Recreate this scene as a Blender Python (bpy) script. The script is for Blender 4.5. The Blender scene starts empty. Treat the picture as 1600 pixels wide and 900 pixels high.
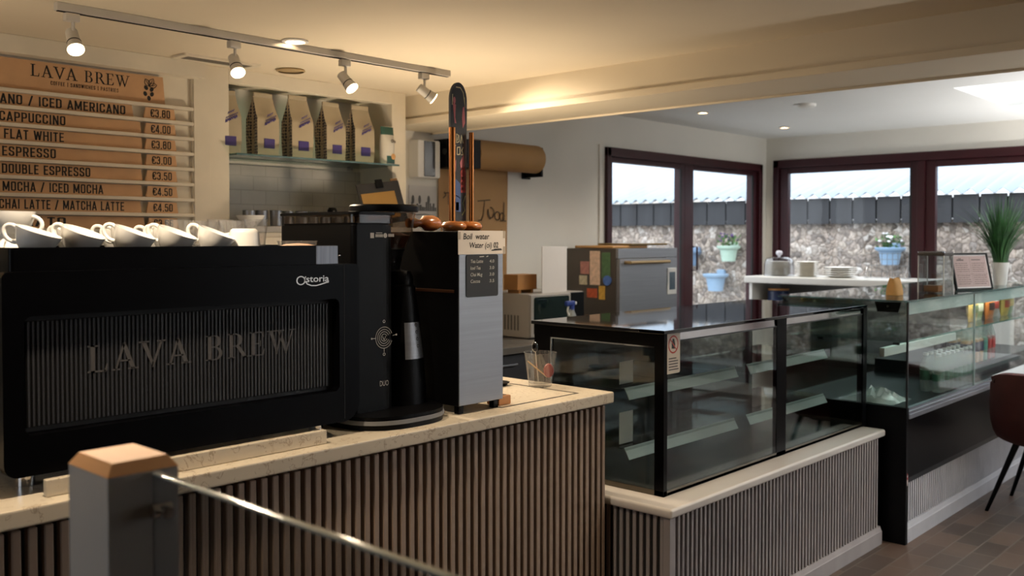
import bpy, bmesh, math, random
from mathutils import Vector, Matrix
R = math.radians
C = bpy.context.scene.collection
sc = bpy.context.scene
random.seed(7)

# ------------------------------------------------------------------ camera, sky, exposure
cd = bpy.data.cameras.new('camera'); cam = bpy.data.objects.new('camera', cd); C.objects.link(cam)
cam.location = (0, 0, 1.55)
cam.rotation_euler = (R(90 - 1.5), 0, R(42.8 - 90))
cd.sensor_width = 36; cd.lens = 36 * 1486 / 1600; cd.shift_y = -0.02505
cd.clip_start = 0.02; cd.clip_end = 200
cd.dof.use_dof = True; cd.dof.focus_distance = 3.0; cd.dof.aperture_fstop = 3.8
sc.camera = cam
sc.view_settings.view_transform = 'Standard'; sc.view_settings.look = 'None'
sc.view_settings.gamma = 1; sc.view_settings.use_curve_mapping = False
sc.view_settings.exposure = 0.0
sc.cycles.use_denoising = True
sc.cycles.max_bounces = 10; sc.cycles.diffuse_bounces = 5; sc.cycles.glossy_bounces = 5
sc.cycles.transparent_max_bounces = 32; sc.cycles.transmission_bounces = 10
sc.cycles.sample_clamp_indirect = 4.0
sc.cycles.caustics_reflective = False; sc.cycles.caustics_refractive = False

w = bpy.data.worlds.new('overcast_sky'); sc.world = w; w.use_nodes = True
nt = w.node_tree; bg = nt.nodes['Background']
tc = nt.nodes.new('ShaderNodeTexCoord'); sep = nt.nodes.new('ShaderNodeSeparateXYZ'); ramp = nt.nodes.new('ShaderNodeValToRGB')
mr = nt.nodes.new('ShaderNodeMath'); mr.operation = 'MULTIPLY_ADD'; mr.inputs[1].default_value = .5; mr.inputs[2].default_value = .5
nt.links.new(tc.outputs['Generated'], sep.inputs[0]); nt.links.new(sep.outputs['Z'], mr.inputs[0]); nt.links.new(mr.outputs[0], ramp.inputs[0])
ramp.color_ramp.elements[0].position = .5; ramp.color_ramp.elements[1].position = .95       # overcast: brighter overhead than at the horizon
ramp.color_ramp.elements[0].color = (0.43, 0.45, 0.475, 1); ramp.color_ramp.elements[1].color = (0.92, 0.96, 1.0, 1)
nt.links.new(ramp.outputs[0], bg.inputs[0])
bg.inputs[1].default_value = 4.6

def lamp(name, kind, loc, energy, color, target=None, **kw):
    l = bpy.data.lights.new(name, kind); l.energy = energy; l.color = color
    for k, v in kw.items(): setattr(l, k, v)
    o = bpy.data.objects.new(name, l); C.objects.link(o); o.location = loc
    if target is not None:
        o.rotation_euler = (Vector(target) - Vector(loc)).to_track_quat('-Z', 'Y').to_euler()
    return o
WARM = (1.0, 0.80, 0.58)
# daylight openings (sampling guides for the sky at the window, door and roof light)
for nm, loc, rot, sx, sy in (('window_daylight', (8.75, 0.8, 1.5), (R(90), 0, R(90)), 6.9, 1.7),
                             ('door_daylight', (7.1, 4.75, 1.2), (R(-90), 0, 0), 2.3, 2.1),
                             ('added_left_window_daylight', (-2.85, 2.1, 1.4), (R(90), 0, R(-90)), 2.1, 1.5),
                             ('added_front_window_daylight', (6.35, -3.45, 1.3), (R(90), 0, 0), 3.6, 1.9),
                             ('roof_light_daylight', (6.93, -.25, 3.05), (0, 0, 0), 1.1, 4.6)):
    l = bpy.data.lights.new(nm, 'AREA'); l.shape = 'RECTANGLE'; l.size = sx; l.size_y = sy
    l.cycles.is_portal = True
    o = bpy.data.objects.new(nm, l); C.objects.link(o); o.location = loc; o.rotation_euler = rot

FILL_UPLIGHTS = [(.2, 3.05, 6, (1.0, .81, .58)), (3.08, 3.3, 7.0, (1.0, .81, .58)), (7.75, .4, 62, (1.0, .98, .96)), (5.6, -1.7, 190, (1.0, .98, .95))]  # added unseen lamps that brighten the ceilings
# ------------------------------------------------------------------ helpers
def lin(c):
    if isinstance(c, str):
        c = tuple(int(c[i:i + 2], 16) / 255 for i in (0, 2, 4))
        return tuple(x / 12.92 if x <= .04045 else ((x + .055) / 1.055) ** 2.4 for x in c)
    return c
MATS = {}
def M(name, col, rough=.5, metal=0, var=.08, vs=6, bump=0, bs=60, emit=None, es=0, coat=0, stretch=None, spec=.5, col2=None):
    if name in MATS: return MATS[name]
    m = bpy.data.materials.new(name); m.use_nodes = True; n = m.node_tree; p = n.nodes['Principled BSDF']
    c = lin(col); t = n.nodes.new('ShaderNodeTexCoord'); mp = n.nodes.new('ShaderNodeMapping')
    n.links.new(t.outputs['Object'], mp.inputs[0])
    if stretch: mp.inputs['Scale'].default_value = stretch
    no = n.nodes.new('ShaderNodeTexNoise'); no.inputs['Scale'].default_value = vs; no.inputs['Detail'].default_value = 4
    n.links.new(mp.outputs[0], no.inputs['Vector'])
    cr = n.nodes.new('ShaderNodeValToRGB'); e = cr.color_ramp.elements
    e[0].position = .3; e[1].position = .7
    if col2 is None:
        e[0].color = tuple(max(0, x * (1 - var)) for x in c) + (1,); e[1].color = tuple(min(1, x * (1 + var)) for x in c) + (1,)
    else:
        e[0].color = c + (1,); e[1].color = lin(col2) + (1,)
    n.links.new(no.outputs['Fac'], cr.inputs[0]); n.links.new(cr.outputs[0], p.inputs['Base Color'])
    p.inputs['Roughness'].default_value = rough; p.inputs['Metallic'].default_value = metal
    p.inputs['Specular IOR Level'].default_value = spec
    if coat: p.inputs['Coat Weight'].default_value = coat; p.inputs['Coat Roughness'].default_value = .08
    if bump:
        b = n.nodes.new('ShaderNodeBump'); b.inputs['Strength'].default_value = bump; b.inputs['Distance'].default_value = .004
        n2 = n.nodes.new('ShaderNodeTexNoise'); n2.inputs['Scale'].default_value = bs
        n.links.new(mp.outputs[0], n2.inputs['Vector']); n.links.new(n2.outputs['Fac'], b.inputs['Height']); n.links.new(b.outputs[0], p.inputs['Normal'])
    if emit is not None:
        p.inputs['Emission Color'].default_value = lin(emit) + (1,); p.inputs['Emission Strength'].default_value = es
    MATS[name] = m; return m
def thin_glass(name, tint=(1, 1, 1), ior=1.45, rough=0.0):
    if name in MATS: return MATS[name]
    m = bpy.data.materials.new(name); m.use_nodes = True; n = m.node_tree
    n.nodes.remove(n.nodes['Principled BSDF']); out = n.nodes['Material Output']
    tr = n.nodes.new('ShaderNodeBsdfTransparent'); tr.inputs[0].default_value = tint + (1,)
    gl = n.nodes.new('ShaderNodeBsdfGlossy'); gl.inputs['Roughness'].default_value = rough
    f0 = ((ior - 1) / (ior + 1)) ** 2
    lw = n.nodes.new('ShaderNodeLayerWeight'); lw.inputs['Blend'].default_value = .5
    pw = n.nodes.new('ShaderNodeMath'); pw.operation = 'POWER'; pw.inputs[1].default_value = 5
    fr = n.nodes.new('ShaderNodeMath'); fr.operation = 'MULTIPLY_ADD'; fr.inputs[1].default_value = 1 - f0; fr.inputs[2].default_value = f0
    n.links.new(lw.outputs['Facing'], pw.inputs[0]); n.links.new(pw.outputs[0], fr.inputs[0])
    mx = n.nodes.new('ShaderNodeMixShader')
    n.links.new(fr.outputs[0], mx.inputs[0]); n.links.new(tr.outputs[0], mx.inputs[1]); n.links.new(gl.outputs[0], mx.inputs[2])
    n.links.new(mx.outputs[0], out.inputs[0]); MATS[name] = m; return m
def real_glass(name, tint=(1, 1, 1), rough=0.0, ior=1.45):
    if name in MATS: return MATS[name]
    m = bpy.data.materials.new(name); m.use_nodes = True; p = m.node_tree.nodes['Principled BSDF']
    p.inputs['Base Color'].default_value = tint + (1,); p.inputs['Transmission Weight'].default_value = 1
    p.inputs['Roughness'].default_value = rough; p.inputs['IOR'].default_value = ior
    MATS[name] = m; return m

OFF = {}
def off(o): return OFF.get(o.name, Vector((0, 0, 0)))
class B:
    def __init__(s): s.bm = bmesh.new()
    def _bev(s, vs, bev, seg):
        if bev <= 0: return
        es = list({e for v in vs for e in v.link_edges})
        bmesh.ops.bevel(s.bm, geom=es, offset=bev, segments=seg, affect='EDGES', profile=.5, clamp_overlap=True)
    def box(s, x0, y0, z0, x1, y1, z1, bev=0, seg=2, mat=None):
        vs = [s.bm.verts.new((x, y, z)) for x in (x0, x1) for y in (y0, y1) for z in (z0, z1)]
        for f in ((0, 1, 3, 2), (4, 6, 7, 5), (0, 4, 5, 1), (2, 3, 7, 6), (0, 2, 6, 4), (1, 5, 7, 3)):
            s.bm.faces.new([vs[i] for i in f])
        if mat is not None:
            for v in vs: v.co = mat @ v.co
        s._bev(vs, bev, seg); return s
    def prism(s, pts, plane, d0, d1, bev=0, seg=2):
        def P(a, b, d): return {'xz': (a, d, b), 'yz': (d, a, b), 'xy': (a, b, d)}[plane]
        lo = [s.bm.verts.new(P(a, b, d0)) for a, b in pts]; hi = [s.bm.verts.new(P(a, b, d1)) for a, b in pts]
        n = len(pts); s.bm.faces.new(lo); s.bm.faces.new(hi[::-1])
        for i in range(n): s.bm.faces.new((lo[i], hi[i], hi[(i + 1) % n], lo[(i + 1) % n]))
        s._bev(lo + hi, bev, seg); return s
    def ring(s, po, pi, plane, d0, d1):
        def P(a, b, d): return {'xz': (a, d, b), 'yz': (d, a, b), 'xy': (a, b, d)}[plane]
        L = [[s.bm.verts.new(P(a, b, d)) for a, b in pp] for pp in (po, pi) for d in (d0, d1)]
        n = len(po)
        for i in range(n):
            j = (i + 1) % n
            s.bm.faces.new((L[0][i], L[2][i], L[2][j], L[0][j])); s.bm.faces.new((L[1][i], L[1][j], L[3][j], L[3][i]))
            s.bm.faces.new((L[0][i], L[0][j], L[1][j], L[1][i])); s.bm.faces.new((L[2][i], L[3][i], L[3][j], L[2][j]))
        return s
    def cyl(s, p0, p1, r0, r1=None, n=24):
        p0, p1 = Vector(p0), Vector(p1); r1 = r0 if r1 is None else r1
        d = (p1 - p0).normalized(); a = d.orthogonal().normalized(); b = d.cross(a)
        A = [s.bm.verts.new(p0 + r0 * (a * math.cos(t) + b * math.sin(t))) for t in [2 * math.pi * i / n for i in range(n)]]
        D = [s.bm.verts.new(p1 + r1 * (a * math.cos(t) + b * math.sin(t))) for t in [2 * math.pi * i / n for i in range(n)]]
        s.bm.faces.new(A[::-1]); s.bm.faces.new(D)
        for i in range(n): s.bm.faces.new((A[i], A[(i + 1) % n], D[(i + 1) % n], D[i]))
        return s
    def lathe(s, prof, c=(0, 0, 0), n=32, sx=1, sy=1, M4=None):
        c = Vector(c); rings = []
        for r, z in prof:
            if r < 1e-6: rings.append([s.bm.verts.new((c.x, c.y, c.z + z))])
            else: rings.append([s.bm.verts.new((c.x + sx * r * math.cos(2 * math.pi * i / n), c.y + sy * r * math.sin(2 * math.pi * i / n), c.z + z)) for i in range(n)])
        for A, D in zip(rings, rings[1:]):
            for i in range(n):
                j = (i + 1) % n
                if len(A) == 1 and len(D) == 1: continue
                if len(A) == 1: s.bm.faces.new((A[0], D[j], D[i]))
                elif len(D) == 1: s.bm.faces.new((A[i], A[j], D[0]))
                else: s.bm.faces.new((A[i], A[j], D[j], D[i]))
        if M4 is not None:
            for g in rings:
                for v in g: v.co = M4 @ v.co
        return s
    def tube(s, pts, r, n=10, closed=False, rr=None):
        pts = [Vector(p) for p in pts]; rings = []; k = len(pts); up = None
        for i, p in enumerate(pts):
            if closed: d = pts[(i + 1) % k] - pts[i - 1]
            else: d = pts[min(i + 1, k - 1)] - pts[max(i - 1, 0)]
            d.normalize()
            if up is None: up = d.orthogonal().normalized()
            a = (up - d * up.dot(d)).normalized(); up = a; b = d.cross(a)
            q = rr[i] if rr else r
            rings.append([s.bm.verts.new(p + q * (a * math.cos(2 * math.pi * t / n) + b * math.sin(2 * math.pi * t / n))) for t in range(n)])
        prs = list(zip(rings, rings[1:])) + ([(rings[-1], rings[0])] if closed else [])
        for A, D in prs:
            for i in range(n): s.bm.faces.new((A[i], A[(i + 1) % n], D[(i + 1) % n], D[i]))
        if not closed: s.bm.faces.new(rings[0][::-1]); s.bm.faces.new(rings[-1])
        return s
    def grid(s, f, nu, nv):
        V = [[s.bm.verts.new(f(i / nu, j / nv)) for j in range(nv + 1)] for i in range(nu + 1)]
        for i in range(nu):
            for j in range(nv): s.bm.faces.new((V[i][j], V[i + 1][j], V[i + 1][j + 1], V[i][j + 1]))
        return s
    def polys(s, polys, O, U, V):          # flat marks: 2D polygons laid on a surface
        O, U, V = Vector(O), Vector(U), Vector(V)
        for p in polys:
            try: s.bm.faces.new([s.bm.verts.new(O + U * a + V * b) for a, b in p])
            except ValueError: pass
        return s
    def text(s, txt, O, U, V, width=None, height=1, bold=.0, xs=1, shear=0, align='L'):
        me = glyph_mesh(txt, bold); x0, x1, y1 = me['box']
        k = height / .73
        sxx = (width / max(1e-6, (x1 - x0))) if width else k * xs
        O, U, V = Vector(O), Vector(U), Vector(V)
        dx = {'L': x0, 'C': (x0 + x1) / 2, 'R': x1}[align]
        vs = [s.bm.verts.new(O + U * ((x - dx) * sxx + shear * y * k) + V * (y * k)) for x, y in me['v']]
        for f in me['f']:
            try: s.bm.faces.new([vs[i] for i in f])
            except ValueError: pass
        return s
    def xf(s, m):
        bmesh.ops.transform(s.bm, matrix=m, verts=s.bm.verts); return s
    def obj(s, name, mat, parent=None, loc=None, angle=35, recalc=True):
        if recalc: bmesh.ops.recalc_face_normals(s.bm, faces=s.bm.faces)
        o_ = Vector(loc) if loc is not None else (off(parent) if parent is not None else Vector((0, 0, 0)))
        if o_.length > 0: bmesh.ops.translate(s.bm, vec=-o_, verts=s.bm.verts)
        me = bpy.data.meshes.new(name); s.bm.to_mesh(me); s.bm.free()
        for p in me.polygons: p.use_smooth = True
        try: me.set_sharp_from_angle(angle=R(angle))
        except Exception: pass
        me.materials.append(mat)
        o = bpy.data.objects.new(name, me); C.objects.link(o)
        wnm = o.modifiers.new('weighted_normals', 'WEIGHTED_NORMAL'); wnm.keep_sharp = True; wnm.weight = 80
        if parent is not None: o.parent = parent; OFF[o.name] = o_
        elif loc is not None: o.location = loc; OFF[o.name] = o_
        return o
GL = {}
def glyph_mesh(txt, bold):
    if (txt, bold) in GL: return GL[(txt, bold)]
    cu = bpy.data.curves.new('t', 'FONT'); cu.body = txt; cu.size = 1; cu.offset = bold; cu.resolution_u = 3; cu.fill_mode = 'FRONT'
    o = bpy.data.objects.new('t', cu); C.objects.link(o); dg = bpy.context.evaluated_depsgraph_get(); dg.update()
    me = bpy.data.meshes.new_from_object(o.evaluated_get(dg))
    v = [(q.co.x, q.co.y) for q in me.vertices]; f = [tuple(p.vertices) for p in me.polygons]
    xs = [a for a, b in v] or [0, 1]
    r = {'v': v, 'f': f, 'box': (min(xs), max(xs), 1)}
    bpy.data.objects.remove(o); bpy.data.curves.remove(cu); bpy.data.meshes.remove(me)
    GL[(txt, bold)] = r; return r
def rrect(x0, y0, x1, y1, r, n=6):
    rs = r if isinstance(r, (tuple, list)) else (r,) * 4          # bl, br, tr, tl
    out = []
    for (cx, cy, a0, q) in ((x0 + rs[0], y0 + rs[0], 180, rs[0]), (x1 - rs[1], y0 + rs[1], 270, rs[1]), (x1 - rs[2], y1 - rs[2], 0, rs[2]), (x0 + rs[3], y1 - rs[3], 90, rs[3])):
        for i in range(n + 1):
            a = R(a0 + 90 * i / n); out.append((cx + q * math.cos(a), cy + q * math.sin(a)))
    return out
def stroke(pts, w):
    out = []
    for (a, b), (c, d) in zip(pts, pts[1:]):
        l = math.hypot(c - a, d - b) or 1e-6; nx, ny = -(d - b) / l * w / 2, (c - a) / l * w / 2; ex, ey = (c - a) / l * min(w * .12, l), (d - b) / l * min(w * .12, l)
        out.append([(a + nx - ex, b + ny - ey), (a - nx - ex, b - ny - ey), (c - nx + ex, d - ny + ey), (c + nx + ex, d + ny + ey)])
    return out
def arcpts(cx, cy, rx, ry, a0, a1, n=14):
    return [(cx + rx * math.cos(R(a0 + (a1 - a0) * i / n)), cy + ry * math.sin(R(a0 + (a1 - a0) * i / n))) for i in range(n + 1)]
def disc(cx, cy, rx, ry=None, n=20, rot=0):
    ry = rx if ry is None else ry; c, s_ = math.cos(R(rot)), math.sin(R(rot))
    return [(cx + rx * math.cos(t) * c - ry * math.sin(t) * s_, cy + rx * math.cos(t) * s_ + ry * math.sin(t) * c) for t in [2 * math.pi * i / n for i in range(n)]]
def band(o, i): return [[o[k], o[k + 1], i[k + 1], i[k]] for k in range(len(o) - 1)]
def rect(a, b, c, d): return [(a, b), (c, b), (c, d), (a, d)]
SER = {   # old-style serif capitals: (advance, polygons)
 'L': (.74, [rect(.13, 0, .27, 1), rect(.02, .94, .38, 1), rect(.02, 0, .64, .065), [(.52, .03), (.66, 0), (.70, .30), (.66, .30), (.60, .10)]]),
 'A': (.92, [[(.12, .02), (.20, .02), (.48, .93), (.42, 1.02)], [(.40, 1.02), (.50, 1.02), (.85, .02), (.68, .02), (.41, .86)], rect(.27, .31, .66, .37), rect(.02, 0, .31, .06), rect(.57, 0, .96, .06)]),
 'V': (.88, [[(.06, .97), (.23, .97), (.50, .17), (.46, -.02)], [(.42, -.02), (.50, -.02), (.84, .97), (.75, .97), (.46, .17)], rect(-.04, .94, .35, 1), rect(.62, .94, .94, 1)]),
 'B': (.80, [rect(.13, 0, .27, 1), rect(.02, 0, .40, .045), rect(.02, .955, .40, 1), rect(.27, .51, .42, .55)] + band(arcpts(.38, .755, .27, .245, -90, 90), arcpts(.38, .755, .13, .20, -90, 90)) + band(arcpts(.40, .265, .31, .265, -90, 90), arcpts(.40, .265, .16, .22, -90, 90))),
 'R': (.86, [rect(.13, 0, .27, 1), rect(.02, 0, .38, .045), rect(.02, .955, .40, 1), rect(.27, .47, .40, .51), [(.38, .50), (.54, .49), (.88, .0), (.70, .0)], rect(.70, 0, .94, .045)] + band(arcpts(.38, .735, .29, .265, -90, 90), arcpts(.38, .735, .14, .22, -90, 90))),
 'E': (.76, [rect(.13, 0, .27, 1), rect(.02, 0, .62, .05), rect(.02, .95, .62, 1), rect(.27, .48, .50, .53), rect(.48, .38, .52, .63), [(.60, .97), (.64, 1), (.66, .76), (.62, .76), (.54, .95)], [(.54, .05), (.64, 0), (.70, .27), (.66, .27)]]),
 'W': (1.20, [[(.06, .97), (.22, .97), (.42, .2), (.38, -.02)], [(.34, -.02), (.42, -.02), (.62, .82), (.58, .97)], [(.44, .97), (.60, .97), (.82, .2), (.78, -.02)], [(.74, -.02), (.82, -.02), (1.14, .97), (1.08, .97)], rect(-.04, .955, .74, 1), rect(.96, .955, 1.26, 1)]),
 ' ': (.42, []),
}
def serif(txt, width, height):
    x = 0; out = []
    for ch in txt:
        adv, ps = SER[ch]; out += [[(a + x, b) for a, b in p] for p in ps]; x += adv + .07
    k = width / x
    return [[(a * k, b * height) for a, b in p] for p in out]

def rpath(pts, r=.13, n=5):            # polyline with rounded inner corners
    out = [pts[0]]
    for a, b_, c in zip(pts, pts[1:], pts[2:]):
        u = Vector((a[0] - b_[0], a[1] - b_[1])); v = Vector((c[0] - b_[0], c[1] - b_[1]))
        q = min(r, u.length * .5, v.length * .5); p0 = Vector(b_) + u.normalized() * q; p1 = Vector(b_) + v.normalized() * q; m_ = Vector(b_)
        out += [tuple((1 - t) ** 2 * p0 + 2 * t * (1 - t) * m_ + t * t * p1) for t in [i / n for i in range(n + 1)]]
    return out + [pts[-1]]
_a, _b, _c, _d = .07, .37, .07, .93      # condensed grotesque capitals drawn as strokes: (width, straight strokes, rounded strokes)
_O = [(.22, _d), (_b, _d), (_b, _c), (_a, _c), (_a, _d), (.22, _d)]
CON = {'A': (.46, [[(.05, 0), (.23, .99)], [(.41, 0), (.23, .99)], [(.12, .26), (.34, .26)]], []),
 'B': (.44, [[(_a, 0), (_a, 1)]], [[(_a, _d), (.35, _d), (.35, .53), (_a, .53)], [(_a, .53), (_b, .53), (_b, _c), (_a, _c)]]),
 'C': (.44, [], [[(_b, .66), (_b, _d), (_a, _d), (_a, _c), (_b, _c), (_b, .34)]]), 'D': (.44, [[(_a, 0), (_a, 1)]], [[(_a, _d), (_b, _d), (_b, _c), (_a, _c)]]),
 'E': (.38, [[(_a, 0), (_a, 1)], [(_a, _c), (.36, _c)], [(_a, _d), (.36, _d)], [(_a, .52), (.33, .52)]], []), 'F': (.37, [[(_a, 0), (_a, 1)], [(_a, _d), (.36, _d)], [(_a, .50), (.32, .50)]], []),
 'G': (.44, [[(.24, .46), (_b, .46)], [(_b, .46), (_b, .1)]], [[(_b, .68), (_b, _d), (_a, _d), (_a, _c), (_b, _c), (_b, .30)]]),
 'H': (.46, [[(_a, 0), (_a, 1)], [(.39, 0), (.39, 1)], [(_a, .52), (.39, .52)]], []), 'I': (.16, [[(.08, 0), (.08, 1)]], []), 'L': (.36, [[(_a, 0), (_a, 1)], [(_a, _c), (.35, _c)]], []),
 'M': (.58, [[(_a, 0), (_a, 1)], [(.51, 0), (.51, 1)], [(.08, .97), (.29, .15)], [(.50, .97), (.29, .15)]], []), 'N': (.47, [[(_a, 0), (_a, 1)], [(.40, 0), (.40, 1)], [(.09, .95), (.38, .05)]], []),
 'O': (.44, [], [_O]), 'P': (.43, [[(_a, 0), (_a, 1)]], [[(_a, _d), (_b, _d), (_b, .44), (_a, .44)]]), 'R': (.45, [[(_a, 0), (_a, 1)], [(.24, .46), (.38, 0)]], [[(_a, _d), (_b, _d), (_b, .46), (_a, .46)]]),
 'S': (.43, [], [[(.36, .70), (.36, _d), (_a, _d), (_a, .56), (.36, .44), (.36, _c), (_a, _c), (_a, .30)]]), 'T': (.40, [[(.20, 0), (.20, 1)], [(.02, _d), (.38, _d)]], []),
 'U': (.44, [], [[(_a, 1), (_a, _c), (_b, _c), (_b, 1)]]), 'V': (.44, [[(.05, 1), (.22, .02)], [(.39, 1), (.22, .02)]], []), 'W': (.64, [[(.05, 1), (.18, .04)], [(.18, .04), (.32, .92)], [(.32, .92), (.46, .04)], [(.46, .04), (.59, 1)]], []),
 '/': (.34, [[(.05, -.03), (.29, 1.03)]], []), '|': (.2, [[(.1, -.05), (.1, 1.05)]], []), ' ': (.22, [], []), '.': (.18, [[(.09, .0), (.09, .13)]], []),
 '\u20ac': (.46, [[(.0, .60), (.30, .60)], [(.0, .42), (.30, .42)]], [[(.42, .72), (.42, _d), (.10, _d), (.10, _c), (.42, _c), (.42, .28)]]),
 '0': (.44, [], [_O]), '3': (.43, [[(.18, .53), (.30, .53)]], [[(_a, .74), (_a, _d), (.36, _d), (.36, .53), (.24, .53)], [(.24, .53), (.36, .53), (.36, _c), (_a, _c), (_a, .27)]]),
 '4': (.45, [[(.32, 0), (.32, 1)], [(.29, .98), (.05, .27)], [(.03, .25), (.44, .25)]], []), '5': (.43, [[(.36, _d), (_a, _d)], [(_a, _d), (_a, .52)]], [[(_a, .56), (.36, .60), (.36, _c), (_a, _c), (_a, .28)]]),
 '6': (.44, [], [[(_b, .72), (_b, _d), (_a, _d), (_a, _c), (_b, _c), (_b, .55), (_a, .55)]]), '8': (.44, [], [[(.22, _d), (_b - .01, _d), (_b - .01, .53), (_a + .01, .53), (_a + .01, _d), (.22, _d)], [(.22, .53), (_b, .53), (_b, _c), (_a, _c), (_a, .53), (.22, .53)]])}
def con(txt, width, height, gap=.10, w=.135):
    x = 0; out = []
    for ch in txt:
        adv, st, rd = CON[ch]
        for p_ in st + [rpath(q) for q in rd]:
            out += [[(a + x, b_) for a, b_ in pp] for pp in stroke(p_, w)]
        x += adv + gap
    k = width / (x - gap)
    return [[(a * k, b_ * height) for a, b_ in p_] for p_ in out]

def tag(o, label=None, cat=None, group=None, kind=None):
    if label: o['label'] = label
    if cat: o['category'] = cat
    if group: o['group'] = group
    if kind: o['kind'] = kind
    return o
def thing(name, label, cat, loc=(0, 0, 0), group=None):
    o = bpy.data.objects.new(name, None); C.objects.link(o); o.location = loc; o.empty_display_size = .05
    OFF[o.name] = Vector(loc); return tag(o, label, cat, group)
def copy_tree(o, parent=None):
    c = o.copy(); C.objects.link(c)
    if parent is not None: c.parent = parent
    for ch in list(o.children): copy_tree(ch, c)
    return c
def place(proto, used, loc, rot=(0, 0, 0), label=None, group=None, scale=None):
    o = copy_tree(proto) if used.get(proto.name) else proto
    used[proto.name] = True
    o.location = loc; o.rotation_euler = rot
    if scale: o.scale = scale
    tag(o, label, None, group); return o
USED = {}
def struct(b, name, mat, parent=None):
    o = b.obj(name, mat, parent)
    if parent is None: o['kind'] = 'structure'
    return o
ORD = 'first second third fourth fifth sixth seventh eighth ninth tenth eleventh twelfth'.split()
X3, Y3, Z3 = Vector((1, 0, 0)), Vector((0, 1, 0)), Vector((0, 0, 1))

# ------------------------------------------------------------------ materials of the shell
m_wall = M('white_plaster', 'dcd8cf', .85, var=.03, vs=2, bump=.15, bs=40)
m_ceil = M('cream_ceiling_paint', 'd6c9b2', .8, var=.03, vs=1.5)
m_ceil2 = M('white_ceiling_paint', 'dcdcd9', .8, var=.02, vs=1.5)
m_beam = M('cream_beam_paint', 'dccfb6', .6, var=.03, vs=2)
m_join = M('cream_painted_joinery', 'd6ccb8', .55, var=.05, vs=5, bump=.08, bs=30)
m_maroon = M('maroon_frame_paint', '320e14', .4, var=.12, vs=8, spec=.35)
m_rubber = M('black_rubber', '0a0a0b', .6)
m_black = M('gloss_black_plastic', '030304', .30, var=.2, vs=12, spec=.07)
m_satin = M('satin_black_metal', '050506', .38, var=.2, vs=9, spec=.12)
m_blackglass = M('black_glass', '030304', .04, var=.1)
m_steel = M('brushed_steel', '97989b', .42, .95, var=.05, vs=3, stretch=(1, 1, 40))
m_chrome = M('polished_chrome', 'd4d4d6', .1, 1, var=.03)
m_alu = M('anodised_aluminium', 'b9bcc4', .35, .85, var=.05)
m_white = M('white_enamel', 'e2e0da', .4, var=.03)
m_ceramic = M('white_glazed_ceramic', 'efeeea', .15, var=.02, coat=.4)
m_print = M('black_ink', '14120f', .7, var=.1)
m_kraft = M('kraft_card', 'c0976f', .8, var=.06, vs=14)
m_slat2 = M('taupe_slat_cool_lit', '9a9391', .5, var=.10, vs=7, stretch=(1, 1, .2))  # plinth copy of the slat colour, cooler and lighter for daylight
m_slat = M('taupe_slat_warm_shade', '907d6d', .5, var=.10, vs=7, stretch=(1, 1, .2))  # counter copy of the slat colour, warmer and darker for dim warm light
m_slatback = M('dark_slat_backing', '1d1917', .8)
m_stone = M('speckled_cream_quartz', 'cdc2ae', .28, var=.05, vs=3)
m_sillst = M('cream_stone_sill', 'd6d0c8', .25, var=.05, vs=4)
m_glass = thin_glass('clear_pane', (.97, .99, .98))
m_glassg = thin_glass('green_edged_pane', (.88, .91, .89))
m_winglass = thin_glass('window_pane', (.97, .98, .99), 1.3)
# speckle and hairline veins for the counter stone
def veins(m, a, b):
    n = m.node_tree; p = n.nodes['Principled BSDF']; src = p.inputs['Base Color'].links[0].from_socket
    t = n.nodes.new('ShaderNodeTexCoord'); no = n.nodes.new('ShaderNodeTexNoise'); no.inputs['Scale'].default_value = 26; no.inputs['Detail'].default_value = 6; no.inputs['Distortion'].default_value = 1.5
    cr = n.nodes.new('ShaderNodeValToRGB'); e = cr.color_ramp.elements
    e[0].position = .40; e[0].color = (0, 0, 0, 1); e[1].position = .43; e[1].color = (1, 1, 1, 1)
    x = cr.color_ramp.elements.new(.37); x.color = (1, 1, 1, 1)
    mx = n.nodes.new('ShaderNodeMix'); mx.data_type = 'RGBA'; mx.inputs[6].default_value = lin(b) + (1,)
    n.links.new(t.outputs['Object'], no.inputs['Vector']); n.links.new(no.outputs['Fac'], cr.inputs[0])
    n.links.new(cr.outputs[0], mx.inputs[0]); n.links.new(src, mx.inputs[7]); n.links.new(mx.outputs[2], p.inputs['Base Color'])
veins(m_stone, 0, 'a3917a')
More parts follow.
